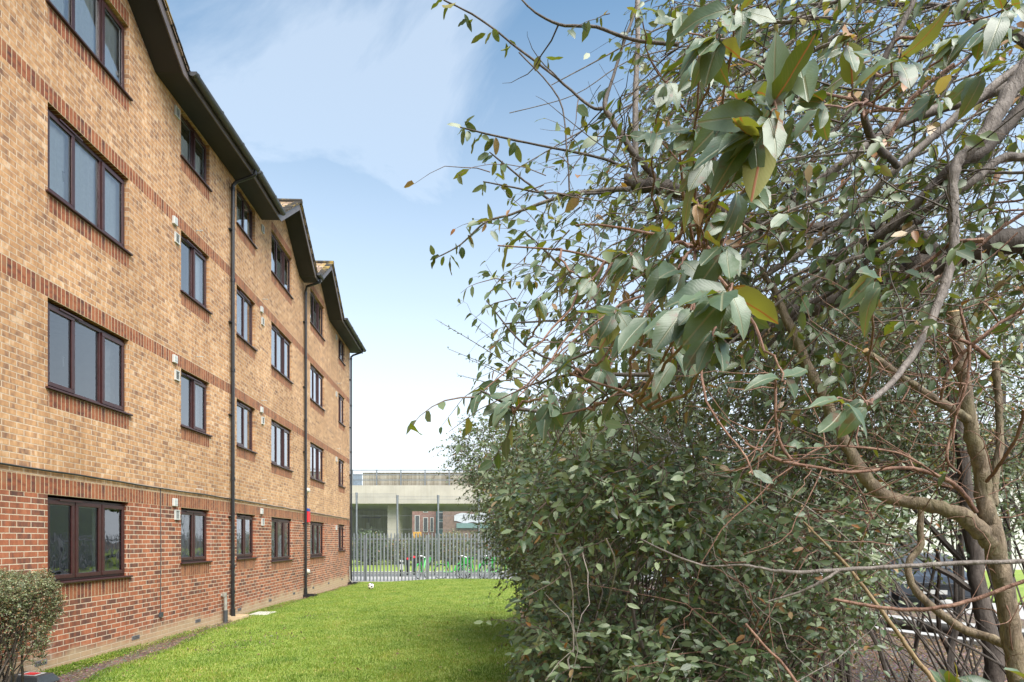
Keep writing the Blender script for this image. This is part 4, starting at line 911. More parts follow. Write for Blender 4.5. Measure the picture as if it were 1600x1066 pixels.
# grey wand across the bottom, red wand under it, ochre cane
limb(lt, [(1680, 872, 1.25, 10), (1600, 877, 1.25, 9), (1500, 880, 1.27, 9), (1420, 884, 1.28, 9), (1319, 890, 1.3, 8), (1234, 894, 1.32, 8), (1190, 888, 1.34, 6), (1156, 883, 1.35, 5), (1100, 884, 1.4, 4), (1040, 862, 1.42, 4), (1000, 842, 1.45, 2.5)], keep=False)
limb(lt, [(1310, 892, 1.3, 6), (1285, 908, 1.3, 6), (1250, 925, 1.32, 5), (1200, 940, 1.34, 3.5)], keep=False)
limb(a2, [(1680, 880, 1.3, 8), (1600, 908, 1.32, 7.5), (1522, 937, 1.35, 8), (1470, 949, 1.36, 8), (1428, 953, 1.38, 8), (1366, 948, 1.4, 7), (1303, 936, 1.42, 6)], keep=False)
limb(a2, [(1165, 975, 1.8, 5), (1195, 1010, 1.75, 5), (1225, 1040, 1.7, 6), (1260, 1090, 1.65, 6)], keep=False)
limb(a3, [(1255, 815, 2.6, 3), (1290, 850, 2.6, 4.5), (1328, 890, 2.55, 6), (1390, 972, 2.5, 7.5), (1431, 1031, 2.5, 8.5), (1470, 1095, 2.45, 9), (1560, 1400, 2.4, 9)], keep=False)
limb(a1, [(1442, 780, 2.3, 10), (1438, 820, 2.3, 12), (1437, 856, 2.3, 13), (1419, 880, 2.3, 12), (1428, 919, 2.28, 14), (1459, 950, 2.26, 16), (1506, 984, 2.22, 17), (1550, 998, 2.15, 18), (1590, 1020, 2.05, 20)], 0.1, 10, keep=False)
q_ = np.vstack([b[0][3:] for b in BR]); q_ = q_[RS.integers(0, len(q_), 150)]
strands_mesh('bare_twig', grow(q_, nrm(RS.normal(0, 1, (150, 3)) + np.array([-0.3, 0, 0.4])), RS.uniform(0.10, 0.5, 150), 10, 0.15, 0.25), RS.uniform(0.0012, 0.003, 150), np.full(150, 0.0006), M['bark_red'], pr_s, 5)
a1.build('trunk', M['bark_tan'], pr_s, smooth=True); a2.build('red_brown_branch', M['bark_red'], pr_s, smooth=True); a3.build('ochre_cane', M['bark_ochre'], pr_s, smooth=True)
lt.build('grey_wand', M['bark_grey'], pr_s, smooth=True); cu.build('sawn_end', M['cutwood'], pr_s)
hero = []
for px, py, Y, k, sz in [(1590, 1130, .80, 7, .052), (1520, 1135, .84, 6, .050), (1490, 1085, .9, 3, .05), (1620, 1070, .8, 4, .058)]: rosette(px, py, Y, k, sz, hero, axis=(-0.2, 0.1, 0.7))
for px, py, Y, k, sz in [(1290, 700, 1.8, 3, .04), (1480, 740, 1.8, 3, .04), (1250, 690, 1.8, 3, .045)]: rosette(px, py, Y, k, sz, hero)
cat = [np.concatenate([h[i] for h in hero]) for i in range(5)]
leaf_mesh('leaf_cluster', cat[0], cat[1], cat[2], cat[3], cat[4], M['leaf_hero'], pr_s, 'hi')

# ------------------------------------------------------------------ shrub belt
def shrub(name_loc, label, poly, n, y0, y1, size, mat_, frac=0.6, clump=0.6, stems=14, nb=60, lod='mid', per=10, seedv=1, tl=(0.22, 0.5), power=1.0, base_spread=0.8, bias=(-0.5, -0.35, 0.15), stem_r=0.03, pts=None, zmin=0.04, name='shrub', stem_mat='bark_dark', drop=0.0, bare=70):
    o = thing(name, name_loc, label, 'shrub')
    p = pts if pts is not None else clumpy(scatter(poly, n, y0, y1, power), frac, clump, seedv)
    p = p[p[:, 2] > zmin + gz(p[:, 0], p[:, 1])]
    m = len(p); d = nrm(np.array(bias) + RS.normal(0, 0.6, (m, 3)))
    Q = grow(p, d, RS.uniform(tl[0], tl[1], m), 6, 0.25, 0.12)
    Q[..., 2] = np.maximum(Q[..., 2], gz(Q[..., 0], Q[..., 1]) + 0.02)
    strands_mesh('twig', Q, RS.uniform(0.0016, 0.004, m), np.full(m, 0.0008), M['bark_twig'], o)
    b_, d_, u_, L_, W_ = leaves_on(Q, per, size, 0.44, szvar=0.35)
    if drop: k = RS.random(len(b_)) > drop; b_, d_, u_, L_, W_ = b_[k], d_[k], u_[k], L_[k], W_[k]
    leaf_mesh('crown', b_, d_, u_, L_, W_, mat_, o, lod)
    if bare:     # long bare shoots arching out of the crown
        pb = p[RS.integers(0, m, bare)] + np.array([-0.03, -0.1, 0]); db = nrm(np.array([-0.5, -0.35, 0.1]) + RS.normal(0, 0.8, (bare, 3)))
        qb = grow(pb, db, RS.uniform(0.4, 1.1, bare), 10, 0.2, 0.15); qb = qb[(qb[..., 0].min(1) > 0.12) & (qb[:, -1, 1] > 1.9)]; nq = len(qb)
        strands_mesh('bare_shoot', qb, RS.uniform(0.002, 0.005, nq), np.full(nq, 0.001), M['bark_pale' if bare % 2 else 'bark_red'], o, 5)
    # stems from the ground to random points inside the crown
    r_ = random.Random(seedv + 50); sm = MB(); bx_, by_, _ = name_loc
    for i in range(stems):
        sb = np.array([bx_ + r_.uniform(-1, 1) * base_spread, by_ + r_.uniform(-1, 1) * base_spread, 0]); sb[2] = float(gz(sb[0], sb[1])) - 0.05
        for j in range(max(1, nb // stems)):
            tgt = p[r_.randrange(m)]; v = tgt - sb; L = np.linalg.norm(v)
            m1 = sb + v * 0.3 + np.array([r_.uniform(-.08, .08) * L, r_.uniform(-.08, .08) * L, 0.10 * L]); m2 = sb + v * 0.68 + np.array([r_.uniform(-.07, .07) * L, r_.uniform(-.07, .07) * L, 0.12 * L])
            rr_ = stem_r * r_.uniform(0.35, 1.0) * (1.0 if j == 0 else 0.45)
            q, r2 = smooth_line([sb, m1, m2, tgt], [rr_, rr_ * 0.72, rr_ * 0.42, rr_ * 0.10], 5, 0.4)
            sm.tube(q, r2, 6)
    sm.build('stem', M[stem_mat], o, smooth=True)
    return o
# far end, against the fence
shrub((0.9, 11.5, -0.05), 'dark fine-leaved shrub at the far end of the row nearest the fence and bins', [(712, 705), (735, 668), (800, 655), (880, 650), (960, 660), (980, 900), (860, 925), (815, 905), (800, 865), (762, 825), (765, 780), (730, 750)], 5200, 8.5, 12.5, 0.062, M['leaf_far'], 0.82, 1.2, 10, 60, 'low', 11, 2, (0.25, 0.6))
shrub((1.1, 6.8, 0), 'tall grey-green shrub in the middle of the row, leaning over the lawn', [(790, 700), (850, 640), (1000, 630), (1130, 640), (1150, 1000), (1000, 1066), (850, 1066), (832, 1000), (836, 930), (806, 850), (785, 760)], 6200, 5.0, 8.2, 0.064, M['leaf_low'], 0.58, 0.8, 14, 90, 'low', 11, 3, (0.2, 0.5), bare=111)
shrub((0.95, 3.4, 0), 'broad bushy shrub spilling onto the lawn at the bottom centre of the view', [(830, 770), (900, 720), (1010, 700), (1130, 740), (1210, 830), (1230, 960), (1240, 1140), (840, 1140), (842, 1020), (848, 900), (835, 850)], 3600, 2.5, 4.9, 0.058, M['leaf_low'], 0.54, 0.5, 16, 110, 'mid', 10, 4, (0.16, 0.38), stem_r=0.022, bare=101)
shrub((2.4, 5.6, 0), 'leafy shrub behind the overhanging limbs, right of the tall shrub', [(1000, 560), (1120, 480), (1300, 440), (1420, 430), (1440, 760), (1380, 840), (1200, 900), (1060, 880)], 5600, 4.0, 7.5, 0.056, M['leaf_low'], 0.66, 0.8, 12, 120, 'low', 10, 5, (0.2, 0.45), stem_r=0.035, bare=130)
shrub((4.9, 6.2, 0), 'open shrub at the far right with the bright street showing through its stems', [(1350, 420), (1700, 380), (1700, 800), (1560, 850), (1400, 850)], 4600, 4.5, 8.0, 0.056, M['leaf_low'], 0.46, 0.7, 10, 40, 'low', 10, 6, (0.2, 0.45), stem_r=0.04, bare=160)
shrub((2.6, 3.9, 0), 'twiggy shadowed shrub with bare lower stems above the leaf litter', [(1180, 800), (1360, 790), (1390, 860), (1370, 960), (1280, 1040), (1220, 1120), (1160, 1120)], 1700, 2.7, 5.4, 0.048, M['leaf_low'], 0.62, 0.5, 12, 60, 'mid', 8, 7, (0.15, 0.4), stem_r=0.024, base_spread=0.9, drop=0.1, bare=170)
# upright bare trunks in the shade at the right
br = random.Random(77)
for i, (x, y, rad, lean, lab) in enumerate([(3.98, 4.9, 0.070, -0.25, 'thick dark trunk leaning left beside the pruned tan stem'), (3.15, 5.6, 0.05, 0.1, 'slim dark trunk rising through the shaded stems left of the thick trunk')]):
    t_ = thing('tree', (x, y, 0), lab, 'tree'); b = MB()
    p, r = smooth_line([(x, y, -0.1), (x - 0.05, y, 0.7), (x + lean * 0.5, y + 0.1, 1.6), (x + lean, y + 0.1, 2.6), (x + lean * 1.8, y + 0.2, 3.9)], [rad * 1.15, rad, rad * 0.85, rad * 0.6, rad * 0.25], 6, 0.12); b.tube(p, r, 10)
    ends = []
    for k in range(9):
        j = br.randrange(8, len(p) - 1); e = p[j] + np.array([br.uniform(-1.3, 1.1), br.uniform(-0.8, 0.8), br.uniform(0.3, 1.4)])
        q, r2 = smooth_line([p[j], (p[j] + e) / 2 + np.array([0, 0, -0.1]), e], [r[j] * 0.5, r[j] * 0.3, 0.006], 5, 0.3); b.tube(q, r2, 6); ends += [np.array(x_) for x_ in q[5:]]
    b.build('trunk', M['bark_dark'], t_, smooth=True)
    e = np.array(ends); e = e[RS.integers(0, len(e), 420)] + RS.normal(0, 0.22, (420, 3)); Q = grow(e, nrm(RS.normal(0, 1, (420, 3))), RS.uniform(0.2, 0.45, 420))
    strands_mesh('twig', Q, np.full(420, 0.003), np.full(420, 0.001), M['bark_twig'], t_)
    b_, d_, u_, L_, W_ = leaves_on(Q, 9, 0.055, 0.4); leaf_mesh('crown', b_, d_, u_, L_, W_, M['leaf_low'], t_, 'low')
# feathery sprig poking out on the left: fine shoots of a privet behind
pv = thing('privet', (0.6, 5.2, 0), 'privet with fine feathery shoots poking out above the low shrubs on the left', 'shrub'); b = MB(); qs = []
for (x1, y1), (x2, y2) in [((880, 640), (684, 501)), ((850, 620), (742, 508)), ((900, 650), (700, 545)), ((860, 640), (730, 560)), ((980, 700), (860, 600)), ((840, 640), (716, 586))]:
    A_, B_ = P(x1, y1, 5.4), P(x2, y2, 5.0); q, r = smooth_line([(0.6, 5.2, 0), (0.7, 5.3, 1.6), A_, (A_ + B_) / 2 + np.array([0, 0, 0.05]), B_], [0.012, 0.009, 0.005, 0.004, 0.0015], 8); b.tube(q, r, 5); qs.append(np.array(q)[-17:])
b.build('stem', M['bark_twig'], pv)
Q = np.array(qs); b_, d_, u_, L_, W_ = leaves_on(Q, 46, 0.035, 0.32, t0=0.0); leaf_mesh('crown', b_, d_, u_, L_, W_, M['leaf_far'], pv, 'mid')

# ------------------------------------------------------------------ clipped hedge bush at the lower left
hb = thing('hedge_bush', (-5.25, 6.35, 0), 'small clipped bush with woody stems against the brick wall at the lower left', 'shrub')
pts = []
while len(pts) < 7500:
    x, y, z = RS.uniform(-5.86, -4.78), RS.uniform(5.6, 6.72), RS.uniform(0.40, 1.38)
    top = 1.36 - 0.16 * max(0, (x + 5.2) / 0.4) ** 2 + 0.03 * math.sin(x * 9 + y * 5)
    side = -0.728 * y - 0.40 * max(0, (0.9 - z)) - 0.04 * math.sin(z * 11)
    if z > top or x > side: continue
    e = min(top - z, side - x, 6.8 - y)
    if RS.random() < math.exp(-max(e, 0) * 9) and RS.random() < (1 if z > 0.85 else (z - 0.35) * 1.5): pts.append((x, y, z))
pts = np.array(pts); n = len(pts); Q = grow(pts, nrm(np.array([0.2, -0.1, 0.5]) + RS.normal(0, 0.6, (n, 3))), RS.uniform(0.04, 0.11, n), 4, 0.1)
strands_mesh('twig', Q, np.full(n, 0.002), np.full(n, 0.001), M['bark_twig'], hb)
b_, d_, u_, L_, W_ = leaves_on(Q, 7, 0.024, 0.5, face_up=0.6, out=(0.2, -0.4, 0)); leaf_mesh('crown', b_, d_, u_, L_, W_, M['leaf_hedge'], hb, 'low')
sm = MB(); r_ = random.Random(9)
for i in range(10):
    sb = np.array([-5.3 + r_.uniform(-.35, .25), 6.3 + r_.uniform(-.5, .25), -0.03])
    for j in range(7):
        tg = pts[r_.randrange(n)]; q, r2 = smooth_line([sb, sb * 0.6 + tg * 0.4 + np.array([0, 0, -0.08]) + np.array([r_.uniform(-.06, .06), 0, 0]), tg], [0.014, 0.009, 0.003], 6, 0.7); sm.tube(q, r2, 5)
sm.build('stem', M['bark_dark'], hb, smooth=True)

# ------------------------------------------------------------------ ground stuff
def blades(name, n, x0f, x1f, y0, y1, h, wd, power=1.0):
    Y = y0 + (y1 - y0) * RS.random(n) ** power; X = x0f(Y) + (x1f(Y) - x0f(Y)) * RS.random(n)
    k = np.sin(X * 7.3 + np.sin(Y * 3.1) * 2) * np.sin(Y * 6.1 + X) ; hh = h * RS.uniform(0.5, 1.15, n) * (1 + 0.25 * k)
    a = RS.uniform(0, 6.283, n); dx, dy = np.cos(a), np.sin(a); Z = gz(X, Y) + 0.028
    tl = RS.uniform(0.1, 0.8, n) * hh; ta = RS.uniform(0, 6.283, n)
    b = np.stack([X, Y, Z], 1); s = np.stack([dx, dy, 0 * dx], 1) * (wd * RS.uniform(0.7, 1.3, n))[:, None] / 2
    tip = b + np.stack([np.cos(ta) * tl, np.sin(ta) * tl, hh], 1)
    V = np.stack([b - s, b + s, tip], 1).reshape(-1, 3)
    me = bpy.data.meshes.new(name); me.vertices.add(3 * n); me.vertices.foreach_set('co', V.ravel().astype(np.float32))
    me.loops.add(3 * n); me.loops.foreach_set('vertex_index', np.arange(3 * n, dtype=np.int32)); me.polygons.add(n); me.polygons.foreach_set('loop_start', (np.arange(n) * 3).astype(np.int32))
    at = me.attributes.new('rnd', 'FLOAT', 'FACE'); at.data.foreach_set('value', RS.random(n).astype(np.float32)); me.update(calc_edges=True)
    o = link_mesh(name, me, V, M['blade'], None, np.zeros(3)); return o
o = blades('grass', 330000, lambda y: lawn_left(y) - 0.04, lambda y: lawn_right(y) + 0.10, 5.5, 26.7, 0.032, 0.0095, 1.7)
tag(o, 'short bright green lawn grass between the brick block and the shrubs', 'grass', kind='stuff')
def scatter_flat(name, n, xf, yf, size, mat_, label, cat_, parent=None):
    X, Y = xf(n), yf(n); X = X(Y) if callable(X) else X
    b = np.stack([X, Y, gz(X, Y) + RS.uniform(0.0, 0.03, len(X))], 1); a = RS.uniform(0, 6.283, len(X))
    d = nrm(np.stack([np.cos(a), np.sin(a), RS.uniform(-0.2, 0.5, len(X))], 1)); u = nrm(np.array([0, 0, 1.0]) + RS.normal(0, 0.4, (len(X), 3)))
    L = size * RS.uniform(0.5, 1.4, len(X)); o = leaf_mesh(name, b, d, u, L, L * 0.45, mat_, parent, 'low', curl=RS.uniform(-0.6, 0.6, len(X)))
    return tag(o, label, cat_, kind='stuff')
scatter_flat('leaf_litter', 30000, lambda n: RS.uniform(0.35, 9.5, n), lambda n: 3 + 12 * RS.random(n), 0.05, M['litter'], 'brown fallen leaves lying under the shrubs at the lower right', 'leaf litter')
yy = RS.uniform(5.5, 25.4, 3800)
scatter_flat('leaf_litter', 3800, lambda n: wallx(yy) + 0.03 + (lawn_left(yy) - wallx(yy) + 0.06) * RS.random(n), lambda n: yy, 0.032, M['litter'], 'dry leaves and debris on the bare soil strip at the foot of the wall', 'leaf litter')
yy = np.concatenate([RS.normal(c, s_, k) for c, s_, k in ((8.0, 0.35, 5000), (8.9, 0.5, 5000), (10.9, 0.6, 1500), (14.9, 0.8, 2500), (16.5, 0.5, 1500))])
xx = wallx(yy) + np.abs(RS.normal(0, 0.10, len(yy))) + 0.04
nb_ = len(yy); bb = np.stack([xx, yy, gz(xx, yy) + 0.06 * RS.random(nb_) * np.clip(1 - (xx - wallx(yy)) / 0.3, 0, 1)], 1)
o = leaf_mesh('moss', bb, nrm(RS.normal(0, 1, (nb_, 3)) + np.array([0.2, 0, 0.8])), nrm(RS.normal(0, 1, (nb_, 3))), RS.uniform(0.012, 0.03, nb_), RS.uniform(0.006, 0.014, nb_), M['blade'], None, 'low')
tag(o, 'low mossy weeds growing along the foot of the brick wall', 'moss', kind='stuff')
yy = RS.uniform(27, 60, 9)
yy = 6.5 + 19 * RS.random(420) ** 1.4
scatter_flat('fallen_leaves', 420, lambda n: lawn_left(yy) + (lawn_right(yy) - lawn_left(yy)) * np.where(RS.random(n) < 0.5, RS.random(n), 1 - RS.random(n) ** 2 * 0.35), lambda n: yy, 0.045, M['litter'], 'few dry brown leaves strewn over the lawn', 'fallen leaves').location.z += 0.045
yy = np.concatenate([RS.normal(9.7, 0.25, 90), RS.normal(10.6, 0.3, 40), RS.normal(13.5, 0.5, 40)]); xs_ = np.concatenate([RS.normal(-4.35, 0.25, 90), RS.normal(-4.0, 0.4, 40), RS.normal(-4.3, 0.4, 40)])
o = leaf_mesh('worm_casts', np.stack([xs_, yy, gz(xs_, yy) + 0.045], 1), nrm(RS.normal(0, 1, (170, 3))), nrm(RS.normal(0, 1, (170, 3))), RS.uniform(0.02, 0.05, 170), RS.uniform(0.015, 0.04, 170), M['soil'], None, 'low'); tag(o, 'dark crumbs of soil on the lawn near the first downpipe', 'soil', kind='stuff')
# paving slab by the wall, bait box, ball
b = MB(); b.box(-5.72, -5.30, 13.75, 14.35, -0.02, 0.035); tag(b.build('paving_slab', M['paver'], bevel=0.008), 'pale concrete slab lying beside the first downpipe', 'paving slab')
bt = thing('bait_box', (-5.62, 7.3, 0), 'dark plastic bait box with red label on soil at the wall foot', 'box')
b = MB(); b.poly([(-5.85, 7.12, 0.0), (-5.40, 7.12, 0.0), (-5.40, 7.50, 0.0), (-5.85, 7.50, 0.0), (-5.80, 7.18, 0.13), (-5.45, 7.18, 0.11), (-5.45, 7.42, 0.11), (-5.80, 7.42, 0.13)], [(3, 2, 1, 0), (4, 5, 6, 7), (0, 1, 5, 4), (1, 2, 6, 5), (2, 3, 7, 6), (3, 0, 4, 7)])
b.build('body', M['darkgrey'], bt, bevel=0.015)
b = MB(); b.poly([(-5.72, 7.20, 0.1285), (-5.50, 7.20, 0.1165), (-5.50, 7.38, 0.1165), (-5.72, 7.38, 0.1285)], [(0, 1, 2, 3)]); b.build('label_plate', M['white'], bt)
b = MB(); b.poly([(-5.68, 7.23, 0.1298), (-5.54, 7.23, 0.1222), (-5.54, 7.35, 0.1222), (-5.68, 7.35, 0.1298)], [(0, 1, 2, 3)]); b.build('red_print', M['redbox'], bt)
def ball():
    import bmesh
    bm = bmesh.new(); bmesh.ops.create_icosphere(bm, subdivisions=4, radius=0.11)
    ico = bmesh.new(); bmesh.ops.create_icosphere(ico, subdivisions=1, radius=1.0); dirs = [v.co.normalized() for v in ico.verts]; ico.free()
    bm.faces.ensure_lookup_table()
    for f in bm.faces:
        c = f.calc_center_median().normalized(); f.material_index = 1 if max(c.dot(d) for d in dirs) > 0.945 else 0; f.smooth = True
    me = bpy.data.meshes.new('football'); bm.to_mesh(me); bm.free(); me.materials.append(plain('ball_white', (0.75, 0.66, 0.64), 0.5)); me.materials.append(M['darkgrey'])
    o = bpy.data.objects.new('football', me); COL.objects.link(o); x, y = -4.82, 22.4; o.location = (x, y, float(gz(x, y)) + 0.14); o.rotation_euler = (0.4, 0.3, 0.2)
    tag(o, 'white football with dark patches lying on the lawn near the far corner', 'ball')
ball()
# timber rail bounding the bed at the right
a = np.array([6.3, 13.5]); d = np.array([2.0, -3.75]); d /= np.linalg.norm(d)
tr = thing('timber_rail', (7.3, 11.6, 0), 'low dark timber rail edging the planting bed beside the pale street', 'rail'); b = MB()
p0, p1 = a - d * 6, a + d * 12
b.tube([(p0[0], p0[1], 0.13), ((p0[0] + p1[0]) / 2, (p0[1] + p1[1]) / 2, 0.15), (p1[0], p1[1], 0.12)], 0.10, 10); b.build('rail', M['darkwood'], tr, smooth=True)

# ------------------------------------------------------------------ palisade fence
FY = 27.05
pf = thing('palisade_fence', (0, FY, -0.1), 'grey galvanised palisade fence with pointed pales at the end of the lawn', 'fence')
x = -11.6
while x < 12:
    b = MB(); xx = x + 0.08
    while xx < x + 2.72 - 0.05:
        w2 = 0.034; z0, z1 = -0.12, 2.02 + random.uniform(-0.012, 0.012)
        vs = [(xx - w2, FY - 0.012, z0), (xx - w2 * 0.4, FY - 0.026, z0), (xx + w2 * 0.4, FY - 0.026, z0), (xx + w2, FY - 0.012, z0)]
        top = [(v[0], v[1], z1 - 0.10) for v in vs]; pk = [(xx - w2 * 0.55, FY - 0.018, z1 - 0.03), (xx, FY - 0.024, z1), (xx + w2 * 0.55, FY - 0.018, z1 - 0.03)]
        b.poly(vs + top + pk, [(0, 1, 5, 4), (1, 2, 6, 5), (2, 3, 7, 6), (4, 5, 9, 8), (5, 6, 9), (6, 7, 10, 9)]); xx += 0.157
    b.build('pale_panel', M['galv'], pf)
    r_ = MB()
    for z in (0.22, 1.72): r_.box(x + 0.05, x + 2.70, FY, FY + 0.045, z, z + 0.05)
    r_.build('rail', M['galv'], pf)
    q = MB(); q.box(x - 0.05, x + 0.05, FY + 0.001, FY + 0.07, -0.15, 1.92); q.build('post', M['galv'], pf)
    x += 2.75
# tall mesh fence behind
MY = 40.8
mf = thing('mesh_fence', (-4, MY, -0.15), 'tall grey steel mesh fence on thick posts behind the palisade fence', 'fence')
for i in range(9):
    x = -12.45 + 2.72 * i; zt = 4.85 if i < 2 else 4.68
    q = MB(); q.tube([(x, MY, -0.15), (x, MY, zt - 0.9), (x, MY, zt)], [0.062, 0.062, 0.085], 8); q.build('post', M['galv'], mf, smooth=True)
    if i < 8:
        b = MB(); xx = x + 0.1
        while xx < x + 2.65: b.box(xx, xx + 0.009, MY - 0.005, MY + 0.004, 0.0, zt - 0.08); xx += 0.075
        for z in (0.6, 1.5, 2.4, 3.3, zt - 0.3, zt - 0.08): b.box(x + 0.06, x + 2.66, MY + 0.006, MY + 0.014, z, z + 0.012)
        b.build('mesh_panel', M['galv'], mf)

# ------------------------------------------------------------------ concrete flyover
FB = 52.0
fl = thing('flyover', (0, FB, 0), 'pale concrete flyover with a stained parapet and grey railings crossing behind the fences', 'bridge')
k = FB / 955; zq = lambda y: CAMZ + (843 - y) * k
b = MB(); b.box(-70, 70, FB, FB + 0.6, zq(787), zq(758.5)); b.build('fascia_beam', M['concrete'], fl)
b = MB(); b.box(-70, 70, FB + 0.601, FB + 15.5, zq(787) + 0.05, zq(758.5) - 0.3); b.build('deck', M['olive_conc'], fl)
b = MB(); b.box(-12.0, 70, FB + 0.5, FB + 0.9, zq(758.5) + 0.001, zq(738.5)); b.box(-12.0, 70, FB + 0.46, FB + 0.95, zq(738.5) + 0.001, zq(737.4)); b.build('parapet', M['stained'], fl)
b = MB(); b.box(-40, -12.1, FB + 0.6, FB + 0.66, zq(758) + 0.01, zq(739.5)); b.build('parapet_panel', plain('blue_grey_panel', (0.22, 0.27, 0.33), 0.35), fl)
rl = MB()
for z in (zq(734.5), zq(741.8), zq(750)): rl.box(-60, 60, FB + 0.1, FB + 0.17, z - 0.035, z + 0.035)
rl.build('railing', M['galv'], fl)
pm = MB(); xx = -49.85
while xx < 55: pm.box(xx - 0.05, xx + 0.05, FB + 0.04, FB + 0.12, zq(758.5) + 0.002, zq(733.8)); xx += 2.06
pm.build('railing_posts', M['galv'], fl)
rl = MB(); z = zq(731.3); rl.box(-10.2, 40, FB + 5, FB + 5.05, z, z + 0.05); xx = -10.2
while xx < 40: rl.box(xx, xx + 0.04, FB + 5.001, FB + 5.04, zq(745), z); xx += 1.75
rl.build('inner_railing', M['galv'], fl)
for x0, x1 in ((-10.0, -9.0), (4.5, 6.0), (20, 21.5)):
    b = MB(); b.box(x0, x1, FB + 1.2, FB + 3.2, -0.3, zq(787) + 0.05); b.box(x0 - 0.02, x1 + 0.02, FB + 1.18, FB + 3.22, 3.55, 3.60); b.build('pier', M['concrete'], fl)
b = MB(); b.box(-60, -12.0, FB + 13.2, FB + 14.4, -0.3, zq(787) + 0.05); b.build('abutment', M['olive_conc'], fl)
b = MB(); b.box(-9.8, -9.6, FB + 6.0, FB + 13, -0.3, zq(787) + 0.05); b.build('side_wall', M['olive_conc'], fl)
# lamp on the abutment
lp = thing('wall_lamp', (-14.1, FB + 13.0, 2.6), 'small white lamp fixed to the concrete wall under the flyover', 'lamp'); b = MB()
b.box(-14.45, -14.12, FB + 12.95, FB + 13.18, 2.9, 3.5); b.build('lamp_box', M['white'], lp); b = MB(); b.tube([(-15, FB + 13.1, 4.05), (-13.0, FB + 13.1, 4.05)], 0.05, 6); b.tube([(-14.28, FB + 13.1, 3.5), (-14.28, FB + 13.1, 4.05)], 0.03, 6); b.build('bracket', M['darkgrey'], lp)

# buildings seen under the flyover
def block(name, x0, x1, y, z1, wall, label, wins, cat_='building'):
    o = thing(name, ((x0 + x1) / 2, y, 0), label, cat_); b = MB(); b.box(x0, x1, y, y + 8, -0.3, z1); b.build('wall', wall, o)
    b = MB(); b.box(x0 - 0.15, x1 + 0.15, y - 0.15, y + 8.1, z1 + 0.002, z1 + 0.25); b.build('roof', M['darkgrey'], o)
    for (a, c, z0, z2) in wins:
        b = MB(); b.box(a, c, y - 0.06, y - 0.003, z0, z2); f = b.build('window', M['white'], o)
        b = MB(); b.box(a + 0.08, c - 0.08, y - 0.08, y - 0.061, z0 + 0.08, z2 - 0.08); b.build('pane', M['darkgrey'], f)
    return o
farbrick = brick_mat('far_brick', [(0.20, 0.09, 0.07), (0.30, 0.14, 0.10), (0.36, 0.19, 0.14)], (0.4, 0.33, 0.28))
fb2 = plain('dull_red_brick', (0.20, 0.11, 0.09), 0.9, var=0.25, nscale=3)
block('brick_house', -13.0, -9.6, 88, 8.6, fb2, 'narrow red brick house seen beneath the flyover', [(-12.6, -11.9, 2.8, 5.2), (-11.4, -10.7, 2.8, 4.9), (-11.4, -10.7, 5.6, 7.2), (-10.4, -9.9, 2.8, 4.9)])
block('glass_block', -9.5, -7.9, 88, 8.4, plain('teal_glass_cladding', (0.10, 0.17, 0.18), 0.2), 'slim teal glazed building beside the red brick house', [(-9.2, -8.3, 4.6, 5.6), (-9.2, -8.3, 3.2, 4.3)])
gw = block('workshop', -7.8, 14, 80, 8.0, plain('brown_brick', (0.15, 0.10, 0.08), 0.9, var=0.25, nscale=3), 'long brown brick workshop with a painted white wall panel beneath the flyover', [])
b = MB(); n_ = 24; top = []; bot = []
for i in range(n_ + 1):
    f = i / n_; xx = -6.3 + f * 8.2; top.append((xx, 79.9, 5.15 + 0.12 * math.sin(f * 17) - 0.5 * max(0, 0.15 - f) * 4)); bot.append((xx, 79.9, 3.9 + 0.10 * math.sin(f * 23 + 1) + 0.9 * max(0, 0.2 - f)))
for i in range(n_): b.face([bot[i], bot[i + 1], top[i + 1], top[i]])
gp = b.build('painted_panel', plain('white_wall_paint', (0.42, 0.44, 0.48), 0.7), gw)
b = MB(); rg = random.Random(12)
for i in range(15):
    x0 = -5.2 + i * 0.48; pts = [(x0 + rg.uniform(-.1, .1), 79.86, 4.25 + rg.uniform(0, .2)), (x0 + 0.15, 79.86, 4.75 + rg.uniform(-.1, .1)), (x0 + rg.uniform(.1, .3), 79.86, 5.0), (x0 + 0.35, 79.86, 4.5 + rg.uniform(-.2, .2))]
    b.tube(pts, 0.035, 5)
b.build('graffiti_line', M['black'], gp)
b = MB(); b.box(-6.0, 6, 79.7, 79.95, 3.2, 3.85); b.build('canopy', plain('teal_canopy', (0.12, 0.20, 0.20), 0.5), gw)

# dark growth behind the fence (things: separate bushes)
def far_bush(x, y, rx, ry, h, n, mat_, label, size=0.16):
    o = thing('bush', (x, y, -0.12), label, 'bush', 'bushes under the flyover')
    a = nrm(RS.normal(0, 1, (n, 3))) * (RS.random((n, 1)) ** 0.35); p = np.stack([x + a[:, 0] * rx, y + a[:, 1] * ry, h * 0.5 + a[:, 2] * h * 0.52 - 0.1], 1)
    p += RS.normal(0, 0.12, p.shape); p[:, 2] = np.maximum(p[:, 2], 0.0)
    leaf_mesh('crown', p, nrm(RS.normal(0, 1, (n, 3))), nrm(RS.normal(0, 0.7, (n, 3)) + np.array([0, -0.5, 0.5])), np.full(n, size) * RS.uniform(.6, 1.3, n), np.full(n, size * 0.5), mat_, o, 'low')
    sm = MB()
    for i in range(12):
        e = p[i]; sm.tube([(x + RS.uniform(-.3, .3), y, -0.2), ((x + e[0]) / 2, (y + e[1]) / 2, e[2] * 0.6), tuple(e)], [0.05, 0.03, 0.01], 5)
    sm.build('stem', M['bark_dark'], o)
